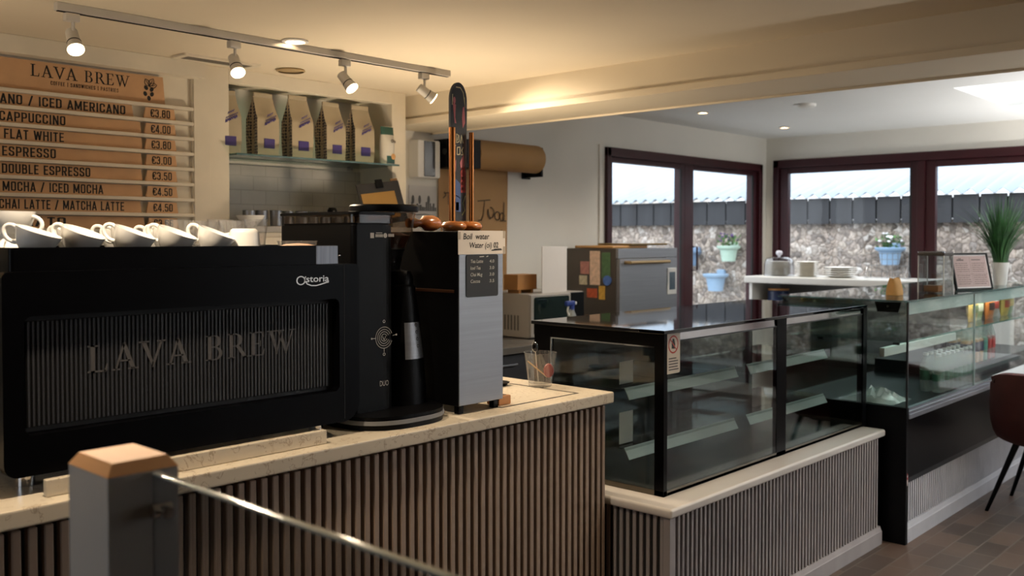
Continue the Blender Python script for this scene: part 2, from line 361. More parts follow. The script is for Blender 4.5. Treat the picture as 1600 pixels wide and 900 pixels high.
def bricks(name, c1, c2, mort, scale, bw, rh, msz, rough=.6, bump=.6, plane='xy', squash=1):
    m = bpy.data.materials.new(name); m.use_nodes = True; n = m.node_tree; p = n.nodes['Principled BSDF']
    t = n.nodes.new('ShaderNodeTexCoord'); mp = n.nodes.new('ShaderNodeMapping')
    n.links.new(t.outputs['Object'], mp.inputs[0])
    if plane == 'xz': mp.inputs['Rotation'].default_value = (R(-90), 0, 0)
    if plane == 'yx': mp.inputs['Rotation'].default_value = (0, 0, R(90))
    b = n.nodes.new('ShaderNodeTexBrick'); b.inputs['Color1'].default_value = lin(c1) + (1,); b.inputs['Color2'].default_value = lin(c2) + (1,)
    b.inputs['Mortar'].default_value = lin(mort) + (1,); b.inputs['Scale'].default_value = scale; b.inputs['Brick Width'].default_value = bw
    b.inputs['Row Height'].default_value = rh; b.inputs['Mortar Size'].default_value = msz; b.inputs['Bias'].default_value = 0
    no = n.nodes.new('ShaderNodeTexNoise'); no.inputs['Scale'].default_value = 5; no.inputs['Detail'].default_value = 6
    mx = n.nodes.new('ShaderNodeMix'); mx.data_type = 'RGBA'; mx.blend_type = 'MULTIPLY'; mx.inputs[0].default_value = .5
    n.links.new(mp.outputs[0], b.inputs['Vector']); n.links.new(mp.outputs[0], no.inputs['Vector'])
    n.links.new(b.outputs['Color'], mx.inputs[6]); n.links.new(no.outputs['Fac'], mx.inputs[7]); n.links.new(mx.outputs[2], p.inputs['Base Color'])
    bu = n.nodes.new('ShaderNodeBump'); bu.inputs['Strength'].default_value = bump; bu.inputs['Distance'].default_value = .004; bu.invert = True
    n.links.new(b.outputs['Fac'], bu.inputs['Height']); n.links.new(bu.outputs[0], p.inputs['Normal']); p.inputs['Roughness'].default_value = rough
    MATS[name] = m; return m
m_floor = bricks('brown_brick_paving', '665143', '43352c', '6a5f54', 1, .23, .115, .004, .5, plane='xy')
m_tile = bricks('white_wall_tile', 'd8d3c8', 'd2cdc2', 'c2bcb0', 1, .15, .075, .003, .35, .3, 'xz')

# ------------------------------------------------------------------ room shell
XL, XR, YF, YB = -2.6, 8.42, -3.2, 4.45
ZC, ZC2 = 2.37, 2.50
struct(B().box(XL - .1, YF - .1, -.12, XR + .15, YB + .15, 0), 'floor', m_floor)
struct(B().box(XL - .1, YF - .1, ZC, 3.70, YB + .15, ZC + .25), 'ceiling', m_ceil)
# ceiling of the far room with the opening of a roof light
sx0, sx1, sy0, sy1 = 6.36, 7.5, -2.6, 2.07
b = B().box(4.0, YF - .1, ZC2, sx0, YB + .15, ZC2 + .22).box(sx1, YF - .1, ZC2, XR + .15, YB + .15, ZC2 + .22)
b.box(sx0, YF - .1, ZC2, sx1, sy0, ZC2 + .22).box(sx0, sy1, ZC2, sx1, YB + .15, ZC2 + .22)
struct(b, 'ceiling_extension', m_ceil2)
b = B().box(sx0 - .03, sy0 - .03, ZC2 + .2, sx0, sy1 + .03, ZC2 + .5).box(sx1, sy0 - .03, ZC2 + .2, sx1 + .03, sy1 + .03, ZC2 + .5)
b.box(sx0, sy0 - .03, ZC2 + .2, sx1, sy0, ZC2 + .5).box(sx0, sy1, ZC2 + .2, sx1, sy1 + .03, ZC2 + .5)
rl = struct(b, 'trim_roof_light', m_ceil2)
struct(B().box(sx0 - .03, sy0 - .03, ZC2 + .5, sx1 + .03, sy1 + .03, ZC2 + .51), 'roof_light_pane', m_winglass, rl)
# beam between the two rooms
bmo = struct(B().box(3.66, YF, 2.205, 4.06, YB, ZC + .2, .006), 'beam', m_beam)
struct(B().box(3.650, YF, 2.205, 3.662, YB, 2.237, .003), 'beam_bead', m_beam, bmo)
struct(B().box(4.052, YF, 2.195, 4.066, YB, 2.225, .003), 'beam_bead', m_beam, bmo)
# back wall with the sliding door opening
dx0, dx1, dz1 = 5.854, 8.30, 2.245
b = B().box(XL - .1, YB, 0, dx0, YB + .14, 2.7).box(dx1, YB, 0, XR + .14, YB + .14, 2.7).box(dx0, YB, dz1, dx1, YB + .14, 2.7)
struct(b, 'wall_back', m_wall)
struct(B().box(5.775, YB - .012, 0, 5.80, YB + .002, 2.26, .003), 'trim_1', m_wall)
wy1, wy0, wz0, wz1 = 4.367, -2.4, .12, 2.285
b = B().box(XR, wy1, 0, XR + .14, YB + .14, 2.7).box(XR, YF - .1, 0, XR + .14, wy0, 2.7)
b.box(XR, wy0, wz1, XR + .14, wy1, 2.7).box(XR, wy0, 0, XR + .14, wy1, wz0)
struct(b, 'wall_right', m_wall)
m_darkwall = M('dark_unseen_wall', '2e2620', .7, var=.1)  # unseen walls, coloured dark to hold back bounced light
b = B().box(XL - .1, YF - .1, 0, XL, 1.0, 2.6).box(XL - .1, 3.2, 0, XL, YB, 2.6).box(XL - .1, 1.0, 0, XL, 3.2, .6).box(XL - .1, 1.0, 2.2, XL, 3.2, 2.6)
struct(b, 'wall_left', m_darkwall)
w3 = struct(B().ring(rect(1.0, .6, 3.2, 2.2), rect(1.07, .67, 3.13, 2.13), 'yz', XL - .09, XL + .02).box(XL - .08, 2.07, .67, XL + .01, 2.13, 2.13), 'added_window_3', m_maroon)  # added window out of view, for cool light on left-facing sides
struct(B().box(XL - .04, 1.07, .67, XL - .034, 3.13, 2.13), 'window_pane', m_winglass, w3)
gx0, gx1, gz0, gz1 = 4.5, 8.2, .05, 2.25
b = B().box(XL, YF - .1, 0, gx0, YF, 2.7).box(gx1, YF - .1, 0, XR + .14, YF, 2.7).box(gx0, YF - .1, 0, gx1, YF, gz0).box(gx0, YF - .1, gz1, gx1, YF, 2.7)
struct(b, 'wall_front', m_darkwall)
b = B().ring(rect(gx0, gz0, gx1, gz1), rect(gx0 + .07, gz0 + .07, gx1 - .07, gz1 - .07), 'xz', YF - .09, YF + .02)
for k in (1, 2): b.box(gx0 + (gx1 - gx0) * k / 3 - .035, YF - .08, gz0 + .06, gx0 + (gx1 - gx0) * k / 3 + .035, YF + .01, gz1 - .06)
w2 = struct(b, 'added_window_2', m_maroon)  # added window out of view, for daylight on slats and steel reflections
struct(B().box(gx0 + .07, YF - .04, gz0 + .07, gx1 - .07, YF - .034, gz1 - .07), 'window_pane', m_winglass, w2)

# right wall window: maroon frame, mullions, panes
wn = struct(B().box(XR - .03, wy0, wz1 - .075, XR + .09, wy1, wz1, .006).box(XR - .03, wy0, wz0, XR + .09, wy1, wz0 + .09, .006)
            .box(XR - .03, wy1 - .06, wz0, XR + .09, wy1, wz1, .006).box(XR - .03, wy0, wz0, XR + .09, wy0 + .07, wz1, .006), 'window_1', m_maroon)
seg = [(4.307, 3.02), (2.955, 1.2), (1.135, -.6), (-.665, -2.33)]
for k, (a, c) in enumerate(seg):
    if k < 3: struct(B().box(XR - .025, c - .065, wz0 + .09, XR + .085, c, wz1 - .075, .006), 'window_mullion', m_maroon, wn)
    e = .055
    b = B().box(XR + .0, c, wz0 + .09, XR + .06, c + e, wz1 - .075, .005).box(XR, a - e * 1.5, wz0 + .09, XR + .06, a, wz1 - .075, .005)
    b.box(XR, c + e, wz1 - .075 - e, XR + .06, a - e * 1.5, wz1 - .075, .005).box(XR, c + e, wz0 + .09, XR + .06, a - e * 1.5, wz0 + .15, .005)
    struct(b, 'window_sash', m_maroon, wn)
    struct(B().box(XR + .024, c + e, wz0 + .15, XR + .03, a - e * 1.5, wz1 - .075 - e), 'window_pane', m_winglass, wn)
    struct(B().box(XR - .002, c + e - .004, wz0 + .15, XR + .004, c + e + .012, wz1 - .13), 'window_gasket', m_rubber, wn)

# sliding door in the back wall
dn = struct(B().box(dx0, YB - .03, dz1 - .07, dx1, YB + .1, dz1, .006).box(dx0, YB - .03, 0, dx0 + .05, YB + .1, dz1, .006)
            .box(dx1 - .06, YB - .03, 0, dx1, YB + .1, dz1, .006).box(dx0, YB - .03, 0, dx1, YB + .1, .06, .006), 'door_1', m_maroon)
for k, (a, c, e0, e1) in enumerate(((dx0 + .05, 6.98, .05, .075), (6.98, dx1 - .06, .14, .10))):
    y = YB + .0 + .035 * k * 0
    b = B().box(a, y, .06, a + e0, y + .06, dz1 - .07, .005).box(c - e1, y, .06, c, y + .06, dz1 - .07, .005)
    b.box(a + e0, y, dz1 - .11, c - e1, y + .06, dz1 - .07, .005).box(a + e0, y, .06, c - e1, y + .06, .16, .005)
    struct(b, 'door_sash', m_maroon, dn)
    struct(B().box(a + e0, y + .025, .16, c - e1, y + .031, dz1 - .11), 'door_pane', m_winglass, dn)
    struct(B().box(c - e1 - .002, y - .004, .1, c - e1 + .022, y + .003, dz1 - .11), 'door_gasket', m_rubber, dn)
struct(B().tube([(7.10, YB - .002, 1.27), (7.10, YB - .05, 1.27), (7.10, YB - .05, 1.47), (7.10, YB - .002, 1.47)], .009, 8), 'door_handle', M('dark_handle_metal', '5a4a4c', .35, .8), dn)

# ------------------------------------------------------------------ outside, seen through the glass
m_rubble = bpy.data.materials.new('rubble_stone'); m_rubble.use_nodes = True
n = m_rubble.node_tree; p = n.nodes['Principled BSDF']; p.inputs['Roughness'].default_value = .9
t = n.nodes.new('ShaderNodeTexCoord'); no = n.nodes.new('ShaderNodeTexNoise'); no.inputs['Scale'].default_value = 6; no.inputs['Detail'].default_value = 4
mxv = n.nodes.new('ShaderNodeMix'); mxv.data_type = 'RGBA'; mxv.inputs[0].default_value = .13
vo = n.nodes.new('ShaderNodeTexVoronoi'); vo.inputs['Scale'].default_value = 15
cr = n.nodes.new('ShaderNodeValToRGB'); e = cr.color_ramp.elements
e[0].position = 0; e[0].color = lin('6d655f') + (1,); e[1].position = 1; e[1].color = lin('c9c4be') + (1,)
for q, c in ((.25, 'a3978d'), (.45, 'b3a89c'), (.62, '8f8883'), (.8, 'b3a599')): x = cr.color_ramp.elements.new(q); x.color = lin(c) + (1,)
vd = n.nodes.new('ShaderNodeTexVoronoi'); vd.inputs['Scale'].default_value = 15; vd.feature = 'DISTANCE_TO_EDGE'
cr2 = n.nodes.new('ShaderNodeValToRGB'); cr2.color_ramp.elements[0].color = lin('a0958a') + (1,); cr2.color_ramp.elements[1].position = .07; cr2.color_ramp.elements[1].color = (1, 1, 1, 1)
n2 = n.nodes.new('ShaderNodeTexNoise'); n2.inputs['Scale'].default_value = 28; n2.inputs['Detail'].default_value = 5
m1 = n.nodes.new('ShaderNodeMix'); m1.data_type = 'RGBA'; m1.blend_type = 'MULTIPLY'; m1.inputs[0].default_value = 1
m2 = n.nodes.new('ShaderNodeMix'); m2.data_type = 'RGBA'; m2.blend_type = 'OVERLAY'; m2.inputs[0].default_value = .85
n.links.new(t.outputs['Object'], mxv.inputs[6]); n.links.new(t.outputs['Object'], no.inputs['Vector']); n.links.new(no.outputs['Color'], mxv.inputs[7])
for q in (vo, vd): n.links.new(mxv.outputs[2], q.inputs['Vector'])
sepc = n.nodes.new('ShaderNodeSeparateColor'); n.links.new(vo.outputs['Color'], sepc.inputs[0]); n.links.new(sepc.outputs[0], cr.inputs[0])
n.links.new(vd.outputs['Distance'], cr2.inputs[0]); n.links.new(cr.outputs[0], m1.inputs[6]); n.links.new(cr2.outputs[0], m1.inputs[7])
n.links.new(t.outputs['Object'], n2.inputs['Vector']); n.links.new(m1.outputs[2], m2.inputs[6]); n.links.new(n2.outputs['Fac'], m2.inputs[7]); n.links.new(m2.outputs[2], p.inputs['Base Color'])
bu = n.nodes.new('ShaderNodeBump'); bu.inputs['Strength'].default_value = .8; bu.inputs['Distance'].default_value = .05
n.links.new(vd.outputs['Distance'], bu.inputs['Height']); n.links.new(bu.outputs[0], p.inputs['Normal'])

XS = 11.2
struct(B().box(XR + .2, -6, -.2, 22, 16, -.06).box(-6, -16, -.2, 22, -3.4, -.06).box(5, YB + .2, -.2, XR + .3, 16, -.06), 'ground_outside', M('grey_yard_paving', '8b8a88', .8, var=.15, vs=3))
rng = random.Random(3)
b = B()
def stone_face(u, v):
    y = -6 + 21 * u; z = -.1 + 1.86 * v
    return (XS + .05 * rng.random() - .02 * (0 < v < 1), y, z)
b.grid(stone_face, 150, 14); b.box(XS + .06, -6, -.1, XS + .5, 15, 1.74)
struct(b, 'wall_outside_rubble', m_rubble)
m_board = M('weathered_dark_board', '34363a', .75, var=.25, vs=5, stretch=(1, 1, .15))
fb = thing('board_fence', 'dark weathered vertical board screen above the rubble stone wall outside', 'fence', (XS - .06, 4, 1.715))
for i in range(72):
    y = -5.5 + i * .285
    B().box(XS - .075, y, 1.715, XS - .045, y + .268, 2.03, .004).obj('board', m_board, fb)
B().box(XS - .044, -5.5, 1.765, XS - .03, 15, 2.0).obj('backing', m_rubber, fb)
m_roof = M('pale_blue_corrugated_sheet', 'a3b0bc', .4, var=.06, vs=2, stretch=(.3, 3, .3), spec=.4)
b = B()
b.grid(lambda u, v: (XS - .14 + 4.2 * v, -6 + 21 * u, 2.06 + 1.15 * v + .026 * math.cos(2 * math.pi * u * 21 / .165)), 1300, 1)
ro = b.obj('corrugated_roof', m_roof, angle=80)
sol = ro.modifiers.new('thick', 'SOLIDIFY'); sol.thickness = .008
tag(ro, 'pale blue corrugated sheet roof above the dark boards outside', 'roof')
m_hs = M('pale_render', 'cfc9c0', .8)
h = thing('house_outside', 'pale house with a red tiled roof beyond the corrugated sheet', 'house', (20, 17, 0))
B().box(18, 14.5, 0, 24, 21, 4.3).obj('wall', m_hs, h)
B().prism([(14.2, 4.2), (21.3, 4.2), (17.7, 6.0)], 'yz', 17.8, 24.2).obj('roof', M('red_roof_tile', '9a6a55', .8), h)

# wall planters on the stone wall outside
m_pblue = M('pale_blue_glazed_pot', '8fb0cf', .4); m_pgreen = M('pale_green_glazed_pot', 'b4d2c2', .4)
m_leaf = M('leaf_green', '4c7a3c', .6, var=.3, vs=20); m_soil = M('soil', '33261c', .9)
def planter(y, z, r, hgt, mat, label, flowers):
    t = thing('wall_planter', label, 'planter', (XS - .17, y, z), 'planters hung on the stone wall')
    pr_ = [(0, 0), (r * .62, 0), (r * .80, hgt * .74), (r * 1.05, hgt * .84), (r * 1.12, hgt * .97), (r * 1.04, hgt), (r * .86, hgt * .88), (0, hgt * .86)]
    B().lathe(pr_, (XS - .17, y, z), 28).obj('pot', mat, t)
    B().box(XS - .06, y - .06, z + hgt * .7, XS + .0, y + .06, z + hgt * 1.25, .02).obj('back_plate', mat, t)
    B().lathe([(0, hgt * .9), (r * .84, hgt * .88)], (XS - .17, y, z), 20).obj('soil', m_soil, t)
    if flowers:
        b = B(); g = random.Random(int(y * 100))
        for i in range(60):
            a = g.random() * 6.28; q = r * g.random(); c = Vector((XS - .17 + q * math.cos(a), y + q * math.sin(a), z + hgt * (.95 + .7 * g.random())))
            d = Vector((g.uniform(-1, 1), g.uniform(-1, 1), g.uniform(.1, 1))).normalized() * .05; s = d.cross(Vector((.3, .5, .8))).normalized() * .018
            b.bm.faces.new([b.bm.verts.new(q_) for q_ in (c - d * .2, c + s, c + d, c - s)])
        b.obj('foliage', m_leaf, t, angle=20, recalc=False)
        b = B()
        for i in range(14):
            a = g.random() * 6.28; q = r * g.random()
            b.lathe([(0, -.012), (.022, 0), (.012, .012), (0, .014)], (XS - .19 + q * math.cos(a), y + q * math.sin(a), z + hgt * (1.3 + .5 * g.random())), 7)
        b.obj('blossom', M('blossom_' + flowers, {'white': 'eeeef2', 'violet': '4a2f6a'}[flowers], .6), t)
planter(4.26, 1.235, .155, .20, m_pblue, 'pale blue wall planter with white blossom, beside the dark window mullion', 'white')
planter(6.55, .845, .155, .225, m_pblue, 'pale blue wall planter without flowers, low in the glass of the door', None)
planter(6.36, 1.24, .14, .20, m_pgreen, 'pale green wall planter with violet blossom seen through the door', 'violet')
planter(6.93, 1.17, .13, .20, M('slate_blue_pot', '6f8aa8', .5), 'slate blue wall planter half hidden by the door post', None)

# ------------------------------------------------------------------ built-in menu unit and alcove of the back bar
struct(B().box(XL, 4.10, 2.295, 2.315, YB, ZC, .004), 'trim_2', m_join)                      # box above the menu board
struct(B().box(2.27, 4.15, 0, 2.463, YB, ZC, .003).box(2.275, 4.143, 0, 2.36, 4.152, ZC, .003), 'pillar', m_join)
struct(B().box(2.463, 4.15, 2.300, 3.487, 4.20, ZC, .004).box(2.463, 4.20, 2.325, 3.487, YB, ZC), 'trim_3', m_join)
struct(B().box(3.487, 4.15, 0, 3.589, YB, ZC, .004), 'trim_4', m_join)
struct(B().box(2.463, YB - .012, 1.0, 3.487, YB + .001, 1.93), 'wall_back_tiling', m_tile)

SZ = [2.152, 2.083, 2.012, 1.941, 1.870, 1.799, 1.727, 1.655, 1.583]
mb = thing('menu_board', 'cream wall board with nine narrow ledges holding the drinks menu cards', 'menu board', (1.0, 4.17, 1.5))
B().box(XL + .02, 4.165, 1.45, 2.272, 4.20, 2.30).obj('back_panel', m_join, mb)
for z in SZ:
    B().box(XL + .02, 4.13, z - .010, 2.268, 4.167, z + .006, .003).obj('ledge', m_join, mb)

def wall_text_card(x0, x1, z0, h, slant=.008, fold=False):
    b = B(); y = 4.150
    b.prism([(x0, z0), (x1 + slant, z0), (x1, z0 + h), (x0 + (slant * 1.2 if fold else 0), z0 + h)], 'xz', y, y + .0025)
    return b
INK = (0, -.0007, 0)
sg = thing('sign_board', 'kraft header sign with shop name in serif capitals and a coffee plant emblem', 'sign', (1.2, 4.15, SZ[0] + .006))
B().prism([(.55, SZ[0] + .006), (2.136, SZ[0] + .006), (2.126, 2.283), (.55, 2.283)], 'xz', 4.150, 4.154).obj('panel', m_kraft, sg)
YI = 4.1492
B().polys(serif('LAVA BREW', .424, .0500), (1.547, YI, 2.2195), X3, Z3).obj('lettering', m_print, sg, recalc=False)
B().polys(con('COFFEE | SANDWICHES | PASTRIES', .290, .0165, .16, .12), (1.628, YI, 2.191), X3, Z3).obj('tagline', m_print, sg, recalc=False)
b = B(); pl = []
for a, l, ex, ey in ((62, .030, .0, .0), (118, .026, 0, 0), (15, .026, 0, 0)):
    c, s_ = math.cos(R(a)), math.sin(R(a)); L = lambda t, q: (l * t * c - q * s_, l * t * s_ + q * c)
    o_ = [L(t / 10, .0085 * math.sin(math.pi * t / 10)) for t in range(11)] + [L(t / 10, -.0085 * math.sin(math.pi * t / 10)) for t in range(10, 0, -1)]
    o_.append(o_[0]); pl += stroke(o_, .0022) + stroke([L(0, 0), L(.8, 0)], .0018)
for cx, cy, r_ in ((-.010, -.006, 25), (.008, -.010, -20), (-.013, -.026, 15), (.009, -.026, -25), (-.001, -.040, 5)):
    pl.append(disc(cx, cy, .0062, .0082, 16, r_))
b.polys([[(a * 1.45, c * 1.35) for a, c in q] for q in pl], (2.060, YI, 2.235), X3, Z3).obj('coffee_plant_emblem', m_print, sg, recalc=False)

ROWS = [('AMERICANO / ICED AMERICANO', 1.262, 1.948, 1.978, '\u20ac3.80', 'first'),
        ('CAPPUCCINO', 1.425, 1.687, 2.015, '\u20ac4.00', 'second'), ('FLAT WHITE', 1.442, 1.680, 2.020, '\u20ac3.80', 'third'),
        ('ESPRESSO', 1.434, 1.646, 2.017, '\u20ac3.00', 'fourth'), ('DOUBLE ESPRESSO', 1.432, 1.790, 2.017, '\u20ac3.50', 'fifth'),
        ('MOCHA / ICED MOCHA', 1.434, 1.845, 2.017, '\u20ac4.50', 'sixth'), ('CHAI LATTE / MATCHA LATTE', 1.420, 1.938, 2.012, '\u20ac4.50', 'seventh'),
        ('MACCHIATO', 1.30, 1.684, 2.028, '\u20ac3.66', 'eighth')]
for i, (txt, a, c, xe, price, o_) in enumerate(ROWS):
    z = SZ[i + 1] + .006
    t = thing('menu_card', 'long kraft card reading %s on the %s ledge below the header' % (txt.lower().replace('/', 'and'), o_), 'menu card', (1.2, 4.15, z), 'drink name cards')
    wall_text_card(.75, xe, z, .053).obj('card', m_kraft, t)
    B().polys(con(txt, c - a, .0385), (a, YI, z + .0075), X3, Z3).obj('lettering', m_print, t, recalc=False)
    t = thing('price_card', 'small folded kraft price card for %s' % txt.split(' /')[0].lower(), 'price card', (2.1, 4.15, z), 'price cards')
    px = 2.030 + .0015 * i
    B().prism([(px, z), (px + .152, z), (px + .144, z + .050), (px + .008, z + .050)], 'xz', 4.140, 4.142).prism([(px - .004, z), (px + .150, z), (px + .144, z + .050), (px + .008, z + .050)], 'xz', 4.1425, 4.1445, 0).obj('card', m_kraft, t)
    B().polys(con(price, .094, .0355), (px + .030, 4.1392, z + .0075), X3, Z3).obj('lettering', m_print, t, recalc=False)

# alcove: glass shelf with coffee bags, back cabinet, tins
sh = thing('glass_shelf', 'green edged glass shelf holding the coffee bags in the alcove', 'shelf', (3, 4.3, 1.955))
B().box(2.464, 4.088, 1.949, 3.4865, 4.44, 1.957).obj('glass_plate', thin_glass('shelf_glass', (.62, .76, .72)), sh)
B().box(2.464, 4.0868, 1.9485, 3.4865, 4.0882, 1.9575).obj('green_edge', M('deep_green_edge', '1c4038', .2), sh)
for x in (2.60, 3.40):
    B().box(x, 4.42, 1.938, x + .02, 4.4495, 1.9488).obj('shelf_clip', m_chrome, sh)
m_bag = M('matt_cream_bag', 'a3967e', .6, var=.05, vs=9, bump=.25, bs=12)
m_purple = M('purple_label', '35296a', .6)
m_purpleink = M('purple_ink', '3a3170', .7)
m_patt = bpy.data.materials.new('dark_patterned_gusset'); m_patt.use_nodes = True
n = m_patt.node_tree; p = n.nodes['Principled BSDF']; p.inputs['Roughness'].default_value = .6
t_ = n.nodes.new('ShaderNodeTexCoord'); ck = n.nodes.new('ShaderNodeTexVoronoi'); ck.inputs['Scale'].default_value = 62; ck.inputs['Randomness'].default_value = .25
cr = n.nodes.new('ShaderNodeValToRGB'); cr.color_ramp.interpolation = 'CONSTANT'
cr.color_ramp.elements[0].color = lin('1b1a33') + (1,); cr.color_ramp.elements[1].position = .42; cr.color_ramp.elements[1].color = lin('b3a48c') + (1,)
n.links.new(t_.outputs['Object'], ck.inputs['Vector']); n.links.new(ck.outputs['Distance'], cr.inputs[0]); n.links.new(cr.outputs[0], p.inputs['Base Color'])
# bag prototype: front face towards -Y, patterned gussets, folded top
def bag_w(z, H):
    t = z / H
    return 1.0 if t < .72 else 1.0 - .10 * (t - .72) / .28
def bag_d(z, H):
    t = z / H
    return 1.0 if t < .62 else max(.06, 1.0 - 1.02 * ((t - .62) / .38) ** .8)
def make_bag():
    W, D, H = .064, .05, .325
    root = thing('coffee_bag', 'x', 'coffee bag', (0, 0, 0), 'coffee bags on the glass shelf')
    nz = 26
    def prof(z):
        puff = 1 + .05 * math.sin(math.pi * min(1, z / (H * .8)))
        return W * bag_w(z, H) * puff, D * bag_d(z, H) * (puff ** 2)
    b = B()
    rows = []
    for k in range(nz + 1):
        z = H * k / nz; ww, dd = prof(z); g = random.Random(k)
        fr = [(-ww + 2 * ww * i / 8, -dd - .006 * math.sin(math.pi * i / 8) * bag_d(z, H), z + (.004 * math.sin(i * 1.3) if k == nz else 0)) for i in range(9)]
        rows.append(fr)
    for side in (-1, 1):
        V = [[b.bm.verts.new((x, y if side < 0 else -y, z)) for x, y, z in fr] for fr in rows]
        for r0, r1 in zip(V, V[1:]):
            for i in range(8): b.bm.faces.new((r0[i], r0[i + 1], r1[i + 1], r1[i]))
    V0 = [b.bm.verts.new(q) for q in ((-W, -D, 0), (W, -D, 0), (W, D, 0), (-W, D, 0))]; b.bm.faces.new(V0)
    b.box(-W * .9, -.006, H - .012, W * .9, .006, H + .012, .004)
    b.obj('bag_body', m_bag, root, angle=50)
    for s in (-1, 1):
        b = B(); V = []
        for k in range(nz + 1):
            z = H * k / nz; ww, dd = prof(z); tuck = .012 + .02 * (z / H) ** 2
            V.append([b.bm.verts.new((s * q, y, z)) for q, y in ((ww, -dd), (ww + .002 - tuck * .25, -dd * .5), (ww - tuck, 0), (ww + .002 - tuck * .25, dd * .5), (ww, dd))])
        for r0, r1 in zip(V, V[1:]):
            for i in range(4): b.bm.faces.new((r0[i], r0[i + 1], r1[i + 1], r1[i]))
        b.obj('side_gusset', m_patt, root, angle=60, recalc=False)
    yf = -D * 1.07 - .0085
    B().box(-.030, yf - .001, .042, .034, yf + .006, .092, .002).obj('label', m_purple, root)
    pl = []
    g = random.Random(5)
    for (x0, y0, x1, h_) in ((-.012, .205, .022, .012), (-.022, .184, .036, .004), (-.026, .160, .038, .017)):
        x = x0
        while x < x1:
            pl += stroke([(x, y0 + .5 * (x - x0)), (x + .004, y0 + h_ + .5 * (x - x0)), (x + .007, y0 + .5 * (x - x0) + h_ * g.random())], .0042); x += .0095
    B().polys(pl, (0, yf - .0012, 0), X3, Z3).obj('handwritten_name', m_purpleink, root, recalc=False)
    return root
bag = make_bag()
for i, (x0, x1, lab) in enumerate(((2.466, 2.583, 'cream coffee bag half hidden behind the pillar edge'), (2.680, 2.807, 'cream coffee bag standing second from the pillar'),
                              (2.892, 3.020, 'tallest cream coffee bag in the middle of the row'), (3.106, 3.234, 'cream coffee bag fourth from the pillar, beside the end bag'),
                              (3.307, 3.435, 'cream coffee bag at the end of the row by the green pouch'))):
    place(bag, USED, ((x0 + x1) / 2 * .9788, 4.205, 1.9575), (0, 0, R((-3, 2, -1, 3, -2)[i])), lab, scale=(.97, .9, (.93, .955, .985, .945, .95)[i]))
pc = thing('snack_pouch', 'green and white printed pouch at the end of the coffee bag shelf', 'pouch', (3.44, 4.135, 1.9575))
def pouch(u, v):
    a = 2 * math.pi * u; tp = 1 - v
    return (3.462 + .044 * math.copysign(abs(math.cos(a)) ** .7, math.cos(a)), 4.135 + .034 * math.sin(a) * (1 if v < .6 else 1 - (v - .6) / .4 * .9), 1.9575 + .21 * v)
B().grid(lambda u, v: Vector(pouch(u, v)) - Vector((.026, 0, 0)), 28, 12).obj('pouch_body', M('white_film', 'cfcabd', .4), pc)
def shell(u, v0, v1, ang0, ang1, k=1.03):
    return lambda a, c: Vector((3.436 + k * .044 * math.copysign(abs(math.cos(ang0 + (ang1 - ang0) * a)) ** .7, math.cos(ang0 + (ang1 - ang0) * a)), 4.135 + k * .034 * math.sin(ang0 + (ang1 - ang0) * a) * (1 if v0 + (v1 - v0) * c < .6 else 1 - (v0 + (v1 - v0) * c - .6) / .4 * .9), 1.9575 + .21 * (v0 + (v1 - v0) * c)))
m_dkgreen = M('dark_green_print', '1f4a42', .5)
B().grid(shell(0, .78, .995, math.pi, 2 * math.pi), 20, 4).obj('top_band', m_dkgreen, pc)
B().grid(shell(0, .02, .22, 1.35 * math.pi, 2 * math.pi), 14, 3).obj('lower_band', m_dkgreen, pc)
B().polys([disc(0, 0, .017)], (3.452, 4.0975, 2.00), (X3 * .98 + Y3 * .1), Z3).obj('round_picture', M('cookie_tan', 'c99a63', .6), pc, recalc=False)
B().text('Ola', (3.434, 4.0965, 2.078), X3, Z3, width=.034, height=.018, bold=.03).obj('lettering', M('dark_brown_ink', '2c1d1a', .7), pc, recalc=False)

cb = thing('back_cabinet', 'cream back bar cabinet under the tiled alcove', 'cabinet', (3.0, 4.2, 0))
B().box(2.47, 4.02, .08, 3.70, 4.435, 1.575, .004).obj('body', m_join, cb)
B().box(2.465, 4.0, 1.575, 3.72, 4.436, 1.605, .004).obj('top', M('grey_laminate', '8a857e', .4), cb)
B().box(2.50, 4.05, 0, 3.66, 4.42, .08).obj('plinth', m_satin, cb)
for x in (2.48, 2.89, 3.30):
    d = B().box(x, 4.0, .10, x + .39, 4.02, 1.55, .003).obj('door', m_join, cb)
    B().cyl((x + .36, 4.0, .9), (x + .36, 3.98, .9), .01).obj('knob', m_chrome, d)
tin = thing('steel_cup', 'x', 'steel cup', (0, 0, 0), 'steel cups on the back cabinet')
B().lathe([(0, 0), (.026, 0), (.030, .004), (.031, .083), (.033, .086), (.030, .087), (.028, .080), (.026, .006), (0, .005)], n=24).obj('cup', m_steel, tin)
for i in range(10):
    place(tin, USED, (2.60 + .078 * i, 4.20 + .012 * (i % 2), 1.6055), (0, 0, i), ('small steel cup at the pillar end of the row on the back cabinet' if i == 0 else 'small steel cup, %s from the pillar in the row on the back cabinet' % ORD[i]), scale=(1, 1, .93 + .015 * (i % 3)))
bw = B().lathe([(0, 0), (.03, 0), (.034, .006), (.066, .042), (.070, .052), (.066, .052), (.034, .010), (0, .008)], (2.545, 4.10, 1.6055), 32).obj('bowl', m_ceramic, None, (2.545, 4.10, 1.6055))
tag(bw, 'shallow white bowl in front of the steel cups by the pillar', 'bowl')
